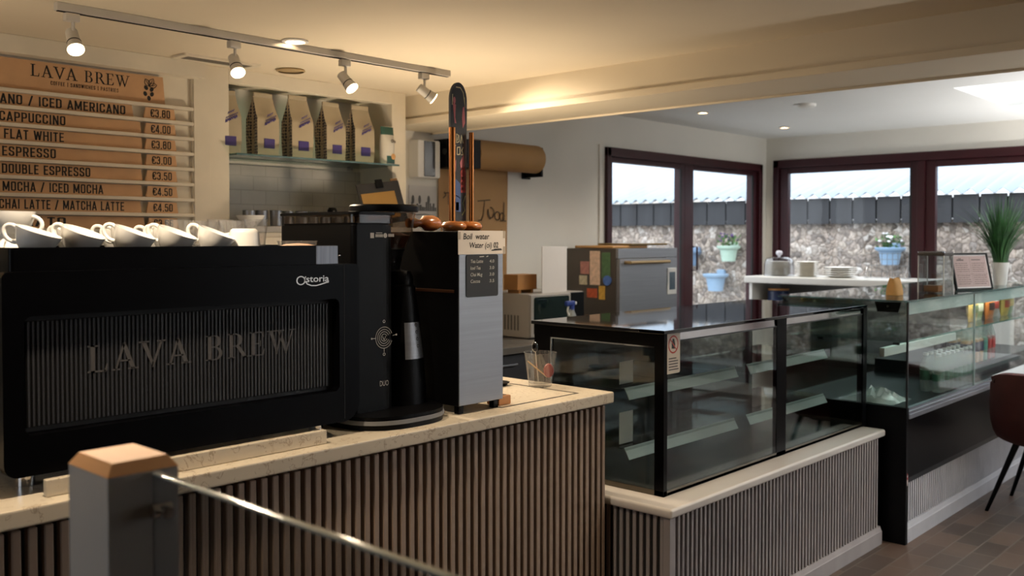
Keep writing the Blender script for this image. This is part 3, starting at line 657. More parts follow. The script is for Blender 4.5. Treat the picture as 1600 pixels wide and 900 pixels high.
# clipboard leaning in the alcove
cl = thing('clipboard', 'dark clipboard with a gold card leaning at the alcove end', 'clipboard', (3.36, 4.06, 1.605))
mt = Matrix.Translation((3.36, 4.035, 1.626)) @ Matrix.Rotation(R(-7), 4, 'Y') @ Matrix.Rotation(R(-14), 4, 'X')
B().box(-.15, 0, .0, .15, .006, .235, .003).xf(mt).obj('board', M('dark_board', '15120f', .6), cl)
B().box(-.135, -.003, .03, .10, -.0005, .178).xf(mt).obj('gold_card', M('gold_card', '8f6c33', .45, .3), cl)
B().box(-.02, -.010, .20, .03, .0, .25, .004).xf(mt).obj('clip', m_satin, cl)
B().box(.10, .008, .0, .152, .013, .25, .002).xf(mt).obj('wooden_back', M('wood_brown', '7a5a34', .6), cl)
kn = B().lathe([(0, 0), (.012, 0), (.014, .05), (.02, .06), (.026, .085), (.018, .10), (0, .103)], (3.02, 4.08, 1.6055), 20).obj('tamper', m_satin, None, (3.02, 4.08, 1.6055))
tag(kn, 'black knobbed tamper standing on the back cabinet beyond the grinder', 'tamper')

# ------------------------------------------------------------------ track with four spots, downlights, grilles
m_tr = M('white_track_metal', 'c9c4bb', .35, .3, var=.04)
tr = thing('track_rail', 'long pale ceiling track carrying four spotlights', 'light track', (2.3, 3.43, ZC))
B().box(1.365, 3.413, 2.341, 3.245, 3.447, ZC, .003).obj('rail', m_tr, tr)
B().box(1.37, 3.424, 2.3385, 3.24, 3.436, 2.342).obj('slot', m_rubber, tr)
m_bulb = M('lit_lamp_face', 'fff1dc', .3, emit='ffdcae', es=14)
def spot(x, aim, label, energy, lit=True, size=70):
    t = thing('track_spotlight', label, 'spotlight', (x, 3.43, 2.34), 'spotlights on the ceiling track')
    B().box(x - .030, 3.415, 2.309, x + .020, 3.445, 2.3385, .004).obj('adapter', m_tr, t)
    B().cyl((x, 3.43, 2.255), (x, 3.43, 2.312), .006, n=12).obj('stem', m_tr, t)
    d = Vector(aim).normalized(); c = Vector((x, 3.43, 2.250)); a = c - d * .035; e_ = c + d * .052
    b = B().cyl(a, c + d * .018, .021, .023, 24).cyl(c + d * .018, e_, .023, .030, 24); h_ = b.obj('lamp_head', m_tr, t)
    B().cyl(c + d * .017, c + d * .021, .0245, n=24).obj('collar', m_rubber, h_)
    B().cyl(e_ - d * .001, e_ + d * .004, .0275, n=24).obj('lamp_face', m_bulb, t)
    o = lamp('spot_light', 'SPOT', e_ + d * .012, energy, WARM, spot_size=R(size), spot_blend=.8, shadow_soft_size=.03)
    o.rotation_euler = d.to_track_quat('-Z', 'Y').to_euler()
    o.location = o.location - Vector((x, 3.43, 2.34)); o.parent = t
spot(1.425, (-.10, -.75, -1), 'track spotlight at the end of the track above the menu header', 78, size=115)
spot(2.065, (-.15, -.75, -1), 'track spotlight beside the ceiling grille, pointing straight down', 78, size=115)
spot(2.615, (.25, -.85, -1), 'track spotlight tilted forward above the middle coffee bag', 80, size=115)
spot(3.085, (.75, -.35, -.55), 'unlit looking track spotlight turned sideways towards the beam', 58, size=100)
def downlight(x, y, z, label, energy, r=.045, col=WARM, es=None):
    t = thing('downlight', label, 'downlight', (x, y, z), 'recessed ceiling lights')
    B().lathe([(r, -.001), (r * 1.35, -.001), (r * 1.40, -.006), (r * 1.05, -.009), (r, -.004)], (x, y, z), 32).obj('bezel', m_white, t)
    B().lathe([(0, -.003), (r, -.003)], (x, y, z), 24).obj('lamp_face', m_bulb, t)
    if energy:
        o = lamp('downlight_lamp', 'SPOT', (0, 0, -.015), energy, col, spot_size=R(130), spot_blend=.9, shadow_soft_size=.035); o.parent = t
downlight(2.31, 3.37, ZC, 'round recessed ceiling light behind the track', 14, .040)
for x_, y_, e_, lb in ((.85, 1.93, 95, 'over the coffee machine'), (2.75, 1.72, 60, 'over the end of the bar counter')):  # added out of view for warm light on cups and counter end
    downlight(x_, y_, ZC, 'added round recessed ceiling light ' + lb, 0, .040)
    lamp('added_counter_lamp', 'SPOT', (x_, y_, ZC - .02), e_, WARM, (x_ + .1, 2.2, 1.2), spot_size=R(110), spot_blend=.6, shadow_soft_size=.04)
downlight(6.30, 3.86, ZC2, 'round recessed ceiling light over the kitchen side of the far room', 40, .035, (1.0, .93, .82))
downlight(4.95, 3.45, ZC2, 'added recessed ceiling light hidden just beyond the beam by the paper roll', 60, .035, (1.0, .92, .80))  # added lamp behind the beam that brightens the back wall
downlight(7.62, 3.86, ZC2, 'round recessed ceiling light near the far corner window', 40, .035, (1.0, .93, .82))
b = B().lathe([(0, -.004), (.055, -.004), (.058, -.001), (.066, -.001), (.070, -.008), (.062, -.011)], (2.695, 3.97, ZC), 36)
tag(b.obj('ceiling_speaker', M('ochre_grille', 'a58e68', .7), None, (2.695, 3.97, ZC)), 'round flush speaker grille in the cream ceiling', 'speaker')
vt = thing('ceiling_vent', 'long slotted air grille in the ceiling above the pillar', 'vent', (2.32, 4.0, ZC))
B().ring(rrect(2.125, 3.945, 2.515, 4.075, .01), rrect(2.155, 3.972, 2.485, 4.048, .005), 'xy', ZC - .010, ZC).obj('frame', m_join, vt)
B().box(2.155, 3.972, ZC - .003, 2.485, 4.048, ZC - .001).obj('duct', m_rubber, vt)
b = B()
for i in range(5): b.box(2.157, 3.977 + .0155 * i, ZC - .009, 2.483, 3.983 + .0155 * i, ZC - .003)
b.obj('slats', M('grey_slat', '6e665b', .6), vt)
b = B().lathe([(0, -.028), (.045, -.027), (.06, -.018), (.065, 0)], (6.42, 3.08, ZC2), 32)
tag(b.obj('smoke_detector', m_white, None, (6.42, 3.08, ZC2)), 'flat round detector on the white ceiling of the far room', 'smoke detector')

for i, (x, y, e_, col) in enumerate(FILL_UPLIGHTS):  # invented column fixtures around the ceiling fill lamps
    hz = 1.22 if i < 2 else 1.0
    t = thing('fill_uplight', ('added black column uplight on the barista floor under the menu board', 'added black column uplight on the barista floor behind the grinder', 'added black column uplight on the floor beyond the cafe table', 'added black column uplight on the floor by the long window')[i], 'added light', (x, y, 0), 'added uplights for ceiling fill')
    B().lathe([(0, 0), (.11, 0), (.115, .006), (.115, hz), (.108, hz + .005), (.105, hz - .01), (.10, hz - .05), (0, hz - .05)], (x, y, .0005), 36).obj('drum', m_satin, t)
    B().lathe([(0, hz - .045), (.095, hz - .045)], (x, y, .0005), 30).obj('lamp_face', m_bulb, t)
    o = lamp('fill_uplight_lamp', 'SPOT', (0, 0, hz), e_ * 10, col, spot_size=R(165), spot_blend=1.0, shadow_soft_size=.08); o.rotation_euler = (R(180), 0, 0); o.parent = t

# ------------------------------------------------------------------ front counter with slatted face
CX1, CY0 = 2.827, 2.102
ct = thing('bar_counter', 'long bar counter with speckled cream stone top and taupe vertical slats', 'counter', (0.6, 2.5, 0))
B().box(XL + .3, CY0, .938, CX1, 2.80, .98, .006).obj('worktop', m_stone, ct)
B().box(XL + .32, CY0 + .045, .0, CX1 - .03, 2.76, .938).obj('carcass', m_slatback, ct)
b = B(); x = -.9; k = 0
while x < CX1 - .05:
    b.box(x, CY0 + .020, .06, x + .019, CY0 + .046, .930, .0025, 1); x += .0335
b.box(CX1 - .045, CY0 + .020, .06, CX1 - .028, CY0 + .046, .930, .0025, 1)
b.obj('slatted_front', m_slat, ct)
B().box(XL + .32, CY0 + .015, 0, CX1 - .03, CY0 + .046, .06, .003).obj('plinth', m_slat, ct)
b = B().box(CX1 - .031, CY0 + .06, .06, CX1 - .012, 2.74, .93, .002)
b.obj('end_panel', m_slat, ct)
m_line = M('dark_joint_line', '15110e', .5)
b = B().ring(rrect(2.30, 2.176, 2.712, 2.560, .004, 2), rrect(2.309, 2.185, 2.703, 2.551, .003, 2), 'xy', .9795, .9808)
b.obj('dark_inlay_line', m_line, ct)
up = B().box(.825, 2.152, .9802, 1.572, 2.172, 1.0185, .003)
tag(up.obj('stone_upstand', m_stone, None, (1.2, 2.162, .98)), 'low speckled stone ledge along the counter in front of the coffee machine', 'ledge')

# ------------------------------------------------------------------ newel post and glass barrier
m_post = M('grey_painted_post', 'a8a5a1', .5, var=.05, vs=6)
m_postcap = M('worn_wooden_top', 'd6a06c', .55, var=.12, vs=9, stretch=(1, .2, 1))
pt = thing('newel_post', 'square grey newel post with chamfered bare wooden top near the camera', 'post', (.605, 1.30, 0))
x0, y0, pw, pd, zt = .552, 1.238, .100, .125, 1.248
B().box(x0, y0, 0, x0 + pw, y0 + pd, zt - .0165, .002).obj('shaft', m_post, pt)
b = B(); e = .011
lo = [b.bm.verts.new(q) for q in ((x0, y0, zt - .0160), (x0 + pw, y0, zt - .0160), (x0 + pw, y0 + pd, zt - .0160), (x0, y0 + pd, zt - .0160))]
hi = [b.bm.verts.new(q) for q in ((x0 + e, y0 + e, zt), (x0 + pw - e, y0 + e, zt), (x0 + pw - e, y0 + pd - e, zt), (x0 + e, y0 + pd - e, zt))]
b.bm.faces.new(lo[::-1]); b.bm.faces.new(hi)
for i in range(4): b.bm.faces.new((lo[i], lo[(i + 1) % 4], hi[(i + 1) % 4], hi[i]))
b.obj('wooden_top', m_postcap, pt, angle=10)
gb = thing('glass_barrier', 'clear glass barrier panel with polished edge running from the newel post', 'glass barrier', (.617, .6, 0))
B().box(.612, .12, .12, .622, 1.236, 1.228, .001, 1).obj('glass_pane', thin_glass('grey_barrier_glass', (.72, .73, .74)), gb)
B().box(.6118, .12, 1.2255, .6222, 1.236, 1.2295, .001).obj('polished_edge', M('polished_glass_edge', 'a9b2b0', .12, .3, spec=.9), gb)
for z in (1.18, .35):
    B().cyl((.604, 1.222, z), (.630, 1.222, z), .010, n=20).cyl((.617, 1.20, z), (.617, 1.238, z), .008, n=16).obj('clamp', m_chrome, gb)

# ------------------------------------------------------------------ coffee machine
cm = thing('coffee_machine', 'large black coffee machine with ribbed back panel and shop name on the counter', 'coffee machine', (1.24, 2.45, .98))
ox = rrect(.755, 1.022, 1.722, 1.474, (.03, .055, .016, .014), 8)
ix = rrect(.800, 1.112, 1.652, 1.376, (.018, .018, .018, .018), 8)
B().ring(ox, ix, 'xz', 2.200, 2.235).obj('back_frame', m_black, cm, angle=30)
B().box(.765, 2.236, 1.03, 1.712, 2.70, 1.472, .008).obj('body', m_black, cm)
B().box(.802, 2.232, 1.114, 1.650, 2.2355, 1.374).obj('recess', m_rubber, cm)
B().box(.812, 2.226, 1.125, 1.634, 2.232, 1.364).obj('panel', M('charcoal_panel', '0c0c0c', .5, spec=.2), cm)
m_rib = M('grey_rib', '2b2c30', .45, var=.04)
b = B()
for i in range(78):
    x = .814 + (1.632 - .814) * i / 78
    b.box(x, 2.2225, 1.127, x + .0052, 2.2262, 1.362, .0008, 1)
b.obj('ribs', m_rib, cm)
m_let = M('dull_grey_letter', '464443', .5)
B().polys(serif('LAVA BREW', .575, .064), (.945, 2.2218, 1.234), X3, Z3).obj('lettering', m_let, cm, recalc=False)
m_sil = M('silver_badge', 'c9c6c2', .3, .6, var=.03)
b = B()
b.text('storia', (1.539, 2.1992, 1.4265), X3, Z3, width=.076, height=.019, bold=.006)
b.polys(band(arcpts(1.5215, 1.4315, .0150, .0125, 0, 360, 28), arcpts(1.5215, 1.4315, .0112, .0098, 0, 360, 28)), (0, 2.1992, 0), X3, Z3)
sw = [(1.5375, 1.442), (1.5345, 1.438), (1.535, 1.430), (1.542, 1.4215), (1.556, 1.4165), (1.572, 1.416), (1.590, 1.4195), (1.606, 1.4235), (1.614, 1.4245)]
b.polys(stroke(sw, .0030), (0, 2.1992, 0), X3, Z3)
b.obj('maker_badge', m_sil, cm, recalc=False)
B().box(1.668, 2.1988, 1.03, 1.6692, 2.2005, 1.473).obj('panel_seam', m_rubber, cm)
B().ring(rrect(.780, 2.222, 1.662, 2.690, .01, 3), rrect(.787, 2.229, 1.655, 2.683, .008, 3), 'xy', 1.472, 1.5275).obj('cup_rail', m_black, cm)
B().box(.787, 2.229, 1.490, 1.655, 2.683, 1.500).obj('cup_tray', m_satin, cm)
B().box(1.588, 2.2205, 1.474, 1.6625, 2.2225, 1.5265, .001).obj('end_reflection_plate', M('grey_window_reflection', '6c6d71', .3, .8, var=.25, vs=4, stretch=(25, 1, 1)), cm)  # grey plate stands in for a window reflection on the glossy rail
B().tube([(1.668, 2.23, 1.474), (1.668, 2.23, 1.494), (1.672, 2.23, 1.498), (1.678, 2.23, 1.498)], .0018, 8).obj('wire_hook', m_chrome, cm)
for x in (.835, 1.64):
    for y in (2.30, 2.62):
        B().cyl((x, y, .9805), (x, y, 1.032), .021, n=24).obj('foot', m_chrome, cm)
for x in (1.02, 1.45):
    g = B().cyl((x, 2.74, 1.32), (x, 2.74, 1.40), .036, .040, 24).box(x - .04, 2.69, 1.39, x + .04, 2.76, 1.43, .01).obj('group_head', m_chrome, cm)
    B().tube([(x, 2.76, 1.315), (x, 2.86, 1.30), (x, 2.91, 1.29)], .013, 10).obj('portafilter_handle', m_black, g)
B().box(.80, 2.68, 1.04, 1.68, 2.79, 1.075, .006).obj('drip_tray', m_steel, cm)

# cups, glasses and dish on top of the machine
def make_cup():
    r = thing('white_cup', 'x', 'cup', (0, 0, 0), 'white cups on the coffee machine')
    pr_ = [(0, .006), (.022, .006), (.024, 0), (.027, 0), (.0285, .006), (.040, .020), (.050, .040), (.0565, .063), (.0570, .0655), (.0550, .0655), (.0530, .060), (.046, .040), (.036, .022), (.022, .011), (0, .010)]
    b = B().lathe(pr_, n=40); b.obj('bowl', m_ceramic, r, angle=60)
    pts = [(-.050, 0, .054), (-.064, 0, .060), (-.078, 0, .055), (-.082, 0, .042), (-.074, 0, .028), (-.058, 0, .020), (-.042, 0, .021)]
    sp = [Vector(p_) for p_ in pts]; fine = []
    for i in range(len(sp) - 1):
        p0, p1, p2, p3 = sp[max(i - 1, 0)], sp[i], sp[i + 1], sp[min(i + 2, len(sp) - 1)]
        for q in range(5):
            s_ = q / 5; fine.append(.5 * ((2 * p1) + (p2 - p0) * s_ + (2 * p0 - 5 * p1 + 4 * p2 - p3) * s_ ** 2 + (3 * p1 - p0 - 3 * p2 + p3) * s_ ** 3))
    fine.append(sp[-1])
    B().tube(fine, .0055, 10).obj('handle', m_ceramic, r, angle=80)
    return r
cup = make_cup(); GC = 'white cups on the coffee machine'
def tip(x, y, ry, rz, label, z=None):
    z = 1.5005 + .0245 * math.sin(R(abs(ry))) if z is None else z
    return place(cup, USED, (x, y, z), (0, R(ry), R(rz)), label, scale=(.9, .9, .9))
for i, (x, y, ry, rz) in enumerate(((.853, 2.30, 19, -40), (.957, 2.305, 21, -50), (1.080, 2.30, 22, -42), (1.195, 2.305, 22, -48), (1.302, 2.30, 23, -43))):
    tip(x, y, ry, rz, 'tipped white cup, %s from the machine frame corner in the front row' % ORD[i])
for i, (x, y, ry, rz) in enumerate(((1.012, 2.435, 20, -52), (1.135, 2.43, 18, -44), (1.25, 2.435, 20, -50))):
    tip(x, y, ry, rz, 'tipped white cup, %s from the frame corner in the middle row' % ORD[i])
for i, (x, y, ry, rz) in enumerate(((.93, 2.57, 20, -45), (1.05, 2.565, 18, -52), (1.17, 2.57, 21, -40), (1.285, 2.565, 20, -48))):
    tip(x, y, ry, rz, 'tipped white cup, %s from the frame corner in the row nearest the barista' % ORD[i])
s0 = place(cup, USED, (.855, 2.445, 1.5595), (math.pi, 0, R(60)), 'upturned white cup under the topmost cup at the machine end', scale=(.9, .9, .9))
# small upturned espresso cup
ec = thing('espresso_cup', 'small straight white cup standing upside down beside the glasses', 'cup', (1.408, 2.30, 1.5005))
B().lathe([(.043, 0), (.0445, .003), (.0395, .060), (.036, .070), (.030, .0735), (.0285, .071), (0, .070)], (1.408, 2.30, 1.5005), 36).obj('bowl', m_ceramic, ec, angle=50)
B().tube([(1.385, 2.336, 1.512), (1.374, 2.350, 1.518), (1.370, 2.356, 1.538), (1.374, 2.350, 1.556), (1.388, 2.334, 1.560)], .005, 10).obj('handle', m_ceramic, ec, angle=80)
tc2 = thing('tall_cup', 'white cup standing upright on the upturned cup at the machine end', 'cup', (.855, 2.445, 1.560))
B().lathe([(0, .004), (.034, .004), (.037, 0), (.040, .004), (.052, .018), (.060, .040), (.0625, .052), (.060, .052), (.056, .038), (.046, .016), (0, .010)], (.855, 2.445, 1.560), 40).obj('bowl', m_ceramic, tc2, angle=50)
B().tube(arcs := [(.897 + .016 * math.cos(a), 2.403 - .016 * math.cos(a), 1.580 + .020 * math.sin(a)) for a in [R(130 - 260 * i / 14) for i in range(15)]], .005, 10).obj('handle', m_ceramic, tc2, angle=80)

m_glassware = thin_glass('clear_tumbler_glass', (.95, .95, .95), 1.75)
n = m_glassware.node_tree; df = n.nodes.new('ShaderNodeBsdfDiffuse'); df.inputs[0].default_value = (.85, .85, .85, 1); mm = n.nodes.new('ShaderNodeMixShader'); mm.inputs[0].default_value = .035
src = n.nodes['Material Output'].inputs[0].links[0].from_socket
n.links.new(src, mm.inputs[1]); n.links.new(df.outputs[0], mm.inputs[2]); n.links.new(mm.outputs[0], n.nodes['Material Output'].inputs[0])
tum = thing('glass_tumbler', 'x', 'glass', (0, 0, 0), 'tumblers on the coffee machine')
B().lathe([(0, 0), (.022, 0), (.0245, .003), (.030, .060), (.036, .100), (.0365, .102), (.0345, .102), (.0282, .060), (.0225, .012), (0, .010)], n=32).obj('glass', m_glassware, tum, angle=60)
GP = [(1.345, 2.44), (1.385, 2.52), (1.425, 2.42), (1.470, 2.50), (1.475, 2.40), (1.415, 2.60), (1.50, 2.585), (1.345, 2.65), (1.54, 2.43), (1.555, 2.52)]
GP = [(1.375, 2.50), (1.390, 2.635), (1.432, 2.405), (1.452, 2.50), (1.470, 2.60), (1.510, 2.405), (1.530, 2.50), (1.55, 2.60)]
for i, (x, y) in enumerate(GP):
    place(tum, USED, (x, y, 1.5005), (0, 0, i * .7), 'clear tumbler on the machine, %s counting from the cups to the grinder' % ORD[i], scale=(1, 1, .95 + .05 * (i % 2)))
gd = thing('glass_dish', 'low clear glass dish with pale brown sugar by the tumblers', 'dish', (1.580, 2.30, 1.5005))
B().lathe([(0, 0), (.046, 0), (.05, .004), (.055, .034), (.058, .040), (.054, .040), (.048, .010), (0, .008)], (1.580, 2.30, 1.5005), 40).obj('dish', m_glassware, gd, angle=50)
B().lathe([(0, .0082), (.046, .0105), (.0505, .026), (.03, .031), (0, .033)], (1.580, 2.30, 1.5005), 28).obj('sugar', M('raw_sugar', 'c79a78', .8, var=.3, vs=300), gd)

# ------------------------------------------------------------------ twin coffee grinder
gr = thing('coffee_grinder', 'tall black twin coffee grinder with clear hoppers and oval base', 'coffee grinder', (1.85, 2.38, .98))
def sup(cx, cy, rx, ry, n=64, p=2.6):
    return [(cx + rx * math.copysign(abs(math.cos(t)) ** (2 / p), math.cos(t)), cy + ry * math.copysign(abs(math.sin(t)) ** (2 / p), math.sin(t))) for t in [2 * math.pi * i / n for i in range(n)]]
B().prism(sup(1.905, 2.325, .18, .178), 'xy', .9805, 1.020, .006).obj('base', m_satin, gr)
B().ring(sup(1.905, 2.325, .1835, .1815), sup(1.905, 2.325, .1795, .1775), 'xy', .996, 1.008).obj('base_stripe', M('grey_trim_strip', '77787a', .4), gr)
B().prism(rrect(1.752, 2.265, 1.935, 2.66, (.016, .07, .03, .03), 8), 'xy', 1.0205, 1.588, .004).obj('column', m_satin, gr, angle=40)
B().prism(rrect(1.758, 2.27, 1.93, 2.655, (.016, .066, .03, .03), 8), 'xy', 1.588, 1.594).obj('column_collar', m_black, gr)
m_hop = thin_glass('smoked_hopper', (.80, .76, .72))
B().ring(rrect(1.762, 2.275, 1.925, 2.655, .025, 6), rrect(1.765, 2.278, 1.922, 2.652, .023, 6), 'xy', 1.594, 1.619).obj('rear_hopper', m_hop, gr)
B().prism(rrect(1.755, 2.268, 1.93, 2.67, .028, 6), 'xy', 1.619, 1.628, .002).obj('rear_lid', m_satin, gr)
hc = (1.985, 2.405)
B().lathe([(.058, 1.47), (.060, 1.50), (.092, 1.560), (.103, 1.632), (.1005, 1.632), (.0895, 1.561), (.0575, 1.501), (.055, 1.47)], (hc[0], hc[1], 0), 40).obj('front_hopper', m_hop, gr)
B().lathe([(0, 1.632), (.110, 1.632), (.112, 1.635), (.112, 1.650), (.108, 1.655), (0, 1.656)], (hc[0], hc[1], 0), 48).obj('front_lid', m_satin, gr)
B().lathe([(.025, 1.385), (.040, 1.40), (.062, 1.50), (.0675, 1.512), (.066, 1.518), (.05, 1.50), (.0, 1.495)], (hc[0], hc[1], 0), 36).obj('hopper_throat', m_satin, gr)
m_bean = M('roasted_beans', '4a2a18', .5, var=.5, vs=90, bump=1, bs=90)
B().lathe([(0, 1.503), (.056, 1.503), (.084, 1.556), (.05, 1.566), (0, 1.562)], (hc[0], hc[1], 0), 30).obj('beans', m_bean, gr)
sc_ = (2.0, 2.345)
B().lathe([(.086, 1.0205), (.082, 1.10), (.070, 1.22), (.056, 1.34), (.050, 1.392), (.046, 1.398), (.044, 1.40), (.042, 1.425), (.034, 1.442), (0, 1.448)], (sc_[0], sc_[1], 0), 40).obj('side_spout_body', m_satin, gr, angle=30)
b = B()
def plate(u, v):
    a = R(-118 + 62 * u); z = 1.165 + .115 * v; rr = .0785 - (z - 1.13) * .125 + .0042
    return (sc_[0] + rr * math.cos(a), sc_[1] + rr * math.sin(a), z)
b.grid(plate, 12, 3); pl_ = b.obj('control_plate', m_steel, gr)
b = B()
for k, dz in enumerate((.02, .042, .064, .086)):
    c = Vector(plate(.62, (.02 + dz) / .115)); nrm = (c - Vector((sc_[0], sc_[1], c.z))).normalized(); U = Vector((-nrm.y, nrm.x, 0))
    b.polys(band(arcpts(0, 0, .0055, .0055, 0, 360), arcpts(0, 0, .0035, .0035, 0, 360)) + stroke([(-.003, -.008), (.004, -.008)], .002), c + nrm * .0008, U, Z3)
b.obj('key_symbols', m_print, pl_, recalc=False)
m_mark = M('pale_grey_print', 'b9b5ae', .5)
b = B(); yq = 2.2642
for q in (.0335, .026, .019, .012): b.polys(band(arcpts(0, 0, q, q, 20, 340, 40), arcpts(0, 0, q - .0018, q - .0018, 20, 340, 40)), (1.868, yq, 1.243), X3, Z3)
b.polys(stroke([(-.046, .0), (-.034, 0)], .002) + stroke([(.034, .004), (.046, .006)], .002) + stroke([(0, -.034), (0, -.044)], .002) + [disc(-.048, 0, .003), disc(.049, .006, .003)], (1.868, yq, 1.243), X3, Z3)
b.polys(band(arcpts(0, .050, .005, .005, 0, 360), arcpts(0, .050, .003, .003, 0, 360)) + band(arcpts(0, -.051, .005, .005, 0, 360), arcpts(0, -.051, .003, .003, 0, 360)) + stroke([(-.006, .004), (0, -.008), (.006, .004)], .002), (1.868, yq, 1.243), X3, Z3)
b.obj('dial_symbol', m_mark, gr, recalc=False)
B().text('DUO', (1.868, yq, 1.095), X3, Z3, width=.034, height=.017, bold=.004, align='C').obj('model_letters', m_mark, gr, recalc=False)
b = B()
b.polys([rect(-.052, -.008, -.038, .008)], (1.868, yq, 1.556), X3, Z3)
b.polys(stroke([(-.030, .008), (-.006, .008)], .002) + [disc(.006, 0, .0075)], (1.868, yq, 1.556), X3, Z3)
for k in range(5): b.polys([rect(-.032 + k * .006, -.005, -.0275 + k * .006, .004)], (1.868, yq, 1.556), X3, Z3)
for k in range(4): b.polys([rect(.018 + k * .006, -.004, .0225 + k * .006, .005)], (1.868, yq, 1.556), X3, Z3)
b.obj('maker_marks', m_mark, gr, recalc=False)

# ------------------------------------------------------------------ water boiler with signs
bo = thing('water_boiler', 'tall steel fronted water boiler with black sides standing on the counter', 'water boiler', (2.21, 2.34, .98))
B().box(2.104, 2.184, 1.008, 2.312, 2.52, 1.570, .003).obj('housing', m_satin, bo)
B().box(2.1065, 2.180, 1.010, 2.3095, 2.185, 1.568, .0015).obj('steel_front', m_steel, bo)
B().box(2.1025, 2.20, 1.372, 2.105, 2.515, 1.382, .0008).obj('side_seam', M('copper_reflection', '6b4630', .35, .8), bo)  # seam colour holds a painted copper reflection
for x in (2.118, 2.280):
    for y in (2.195, 2.47): B().box(x, y, .9805, x + .022, y + .022, 1.010, .002).obj('foot', m_black, bo)
ps = thing('paper_notice', 'white taped notice handwritten Boil water on the steel boiler front', 'notice', (2.21, 2.178, 1.535))
B().box(2.100, 2.1770, 1.4955, 2.318, 2.1785, 1.572, .0004).obj('paper', M('white_paper', 'e8dfd4', .8, var=.03), ps)
b = B(); yp = 2.1765
b.text('Boil  water', (2.122, yp, 1.5445), X3, Z3, width=.118, height=.0195, bold=.012, shear=.12)
b.text('Water (oi) 02', (2.148, yp, 1.5165), X3, Z3, width=.135, height=.0185, bold=.012, shear=.12)
b.polys(stroke([(2.252, 1.508), (2.300, 1.5095)], .003) + stroke([(2.262, 1.5115), (2.298, 1.513)], .002), (0, yp, 0), X3, Z3)
b.obj('handwritten_text', m_print, ps, recalc=False)
for (x, z) in ((2.104, 1.556), (2.313, 1.560), (2.313, 1.508)):
    B().box(x - .006, 2.1764, z - .012, x + .006, 2.1769, z + .012).obj('tape', M('clear_tape', 'b8a890', .3), ps)
sl = thing('slate_price_list', 'small black chalk price list with rounded corners on the steel front', 'price list', (2.21, 2.179, 1.42))
B().prism(rrect(2.136, 1.357, 2.284, 1.4945, .008), 'xz', 2.1775, 2.1795).obj('slate', M('chalkboard_black', '101113', .6), sl)
b = B(); m_chalk = M('chalk_writing', 'c4bfb4', .8)
for k, (a, c) in enumerate((('Tea Latte', '4.0'), ('Iced Tea', '3.0'), ('Chai Mug', '3.0'), ('Cocoa', '3.5'))):
    b.text(a, (2.154, 2.1770, 1.4675 - .0215 * k), X3, Z3, width=(.058, .046, .054, .044)[k], height=.0115, bold=.008, shear=.15)
    b.text(c, (2.242, 2.1770, 1.4675 - .0215 * k), X3, Z3, width=.022, height=.0105, bold=.008, shear=.1)
b.polys(stroke([(2.196, 1.487), (2.216, 1.488)], .003) + stroke([(2.228, 1.487), (2.236, 1.489)], .003), (0, 2.1770, 0), X3, Z3)
b.obj('chalk_lines', m_chalk, sl, recalc=False)

# painted board on a copper and wood stand
m_cop = M('warm_copper_tube', 'c07a42', .28, 1, var=.04, vs=4)
m_wood = M('varnished_wood', 'a9652f', .25, var=.25, vs=7, stretch=(1, 1, .3), coat=.5)
st = thing('display_stand', 'wooden stand with two copper rods holding the painted board on the boiler', 'display stand', (2.21, 2.28, 1.5705))
def blob(cx, cy, rx, ry, h_): return [(0, 0)] + [(1 - .0 * i, 0) for i in (0,)]
for (cx, rx) in ((2.178, .042), (2.248, .046)):
    B().lathe([(0, 0), (.8, 0), (1.0, .35), (.98, .62), (.78, .88), (.4, .99), (0, 1)], (0, 0, 0), 28).xf(Matrix.Translation((cx, 2.28, 1.5706)) @ Matrix.Diagonal((rx, .046, .034, 1))).obj('wooden_foot', m_wood, st, angle=60)
B().cyl((2.170, 2.278, 1.598), (2.170, 2.278, 1.912), .0108, n=20).obj('copper_rod', m_cop, st)
B().cyl((2.259, 2.278, 1.600), (2.259, 2.278, 1.902), .0082, n=20).obj('copper_rod', m_cop, st)
sk = thing('painted_board', 'tall narrow dark board with rounded tip and colourful painted scenes', 'painted board', (2.215, 2.29, 1.603))
out = [(2.181, 1.606), (2.252, 1.606), (2.2535, 1.80), (2.256, 1.98)] + [(2.2175 + .0385 * math.cos(a), 2.005 + .062 * math.sin(a)) for a in [R(5 + 170 * i / 18) for i in range(19)]] + [(2.179, 1.98), (2.180, 1.80)]
B().prism(out, 'xz', 2.296, 2.304).obj('board', M('dark_slate_paint', '1b1d20', .5), sk)
yb_ = 2.2952
def daub(name, mat, polys): B().polys(polys, (0, yb_, 0), X3, Z3).obj(name, mat, sk, recalc=False)
g = random.Random(11)
daub('pink_figures', M('dusty_pink_paint', 'd07c84', .7), [disc(2.197, 2.005, .006, .012), [(2.190, 1.995), (2.204, 1.992), (2.201, 1.95), (2.206, 1.93), (2.198, 1.93)], [(2.236, 1.985), (2.243, 1.99), (2.247, 1.935), (2.236, 1.915), (2.232, 1.95)], [(2.222, 1.80), (2.240, 1.83), (2.244, 1.79), (2.228, 1.775)], [(2.188, 1.775), (2.205, 1.81), (2.203, 1.77), (2.194, 1.755)], [(2.186, 1.70), (2.196, 1.755), (2.198, 1.70)]])
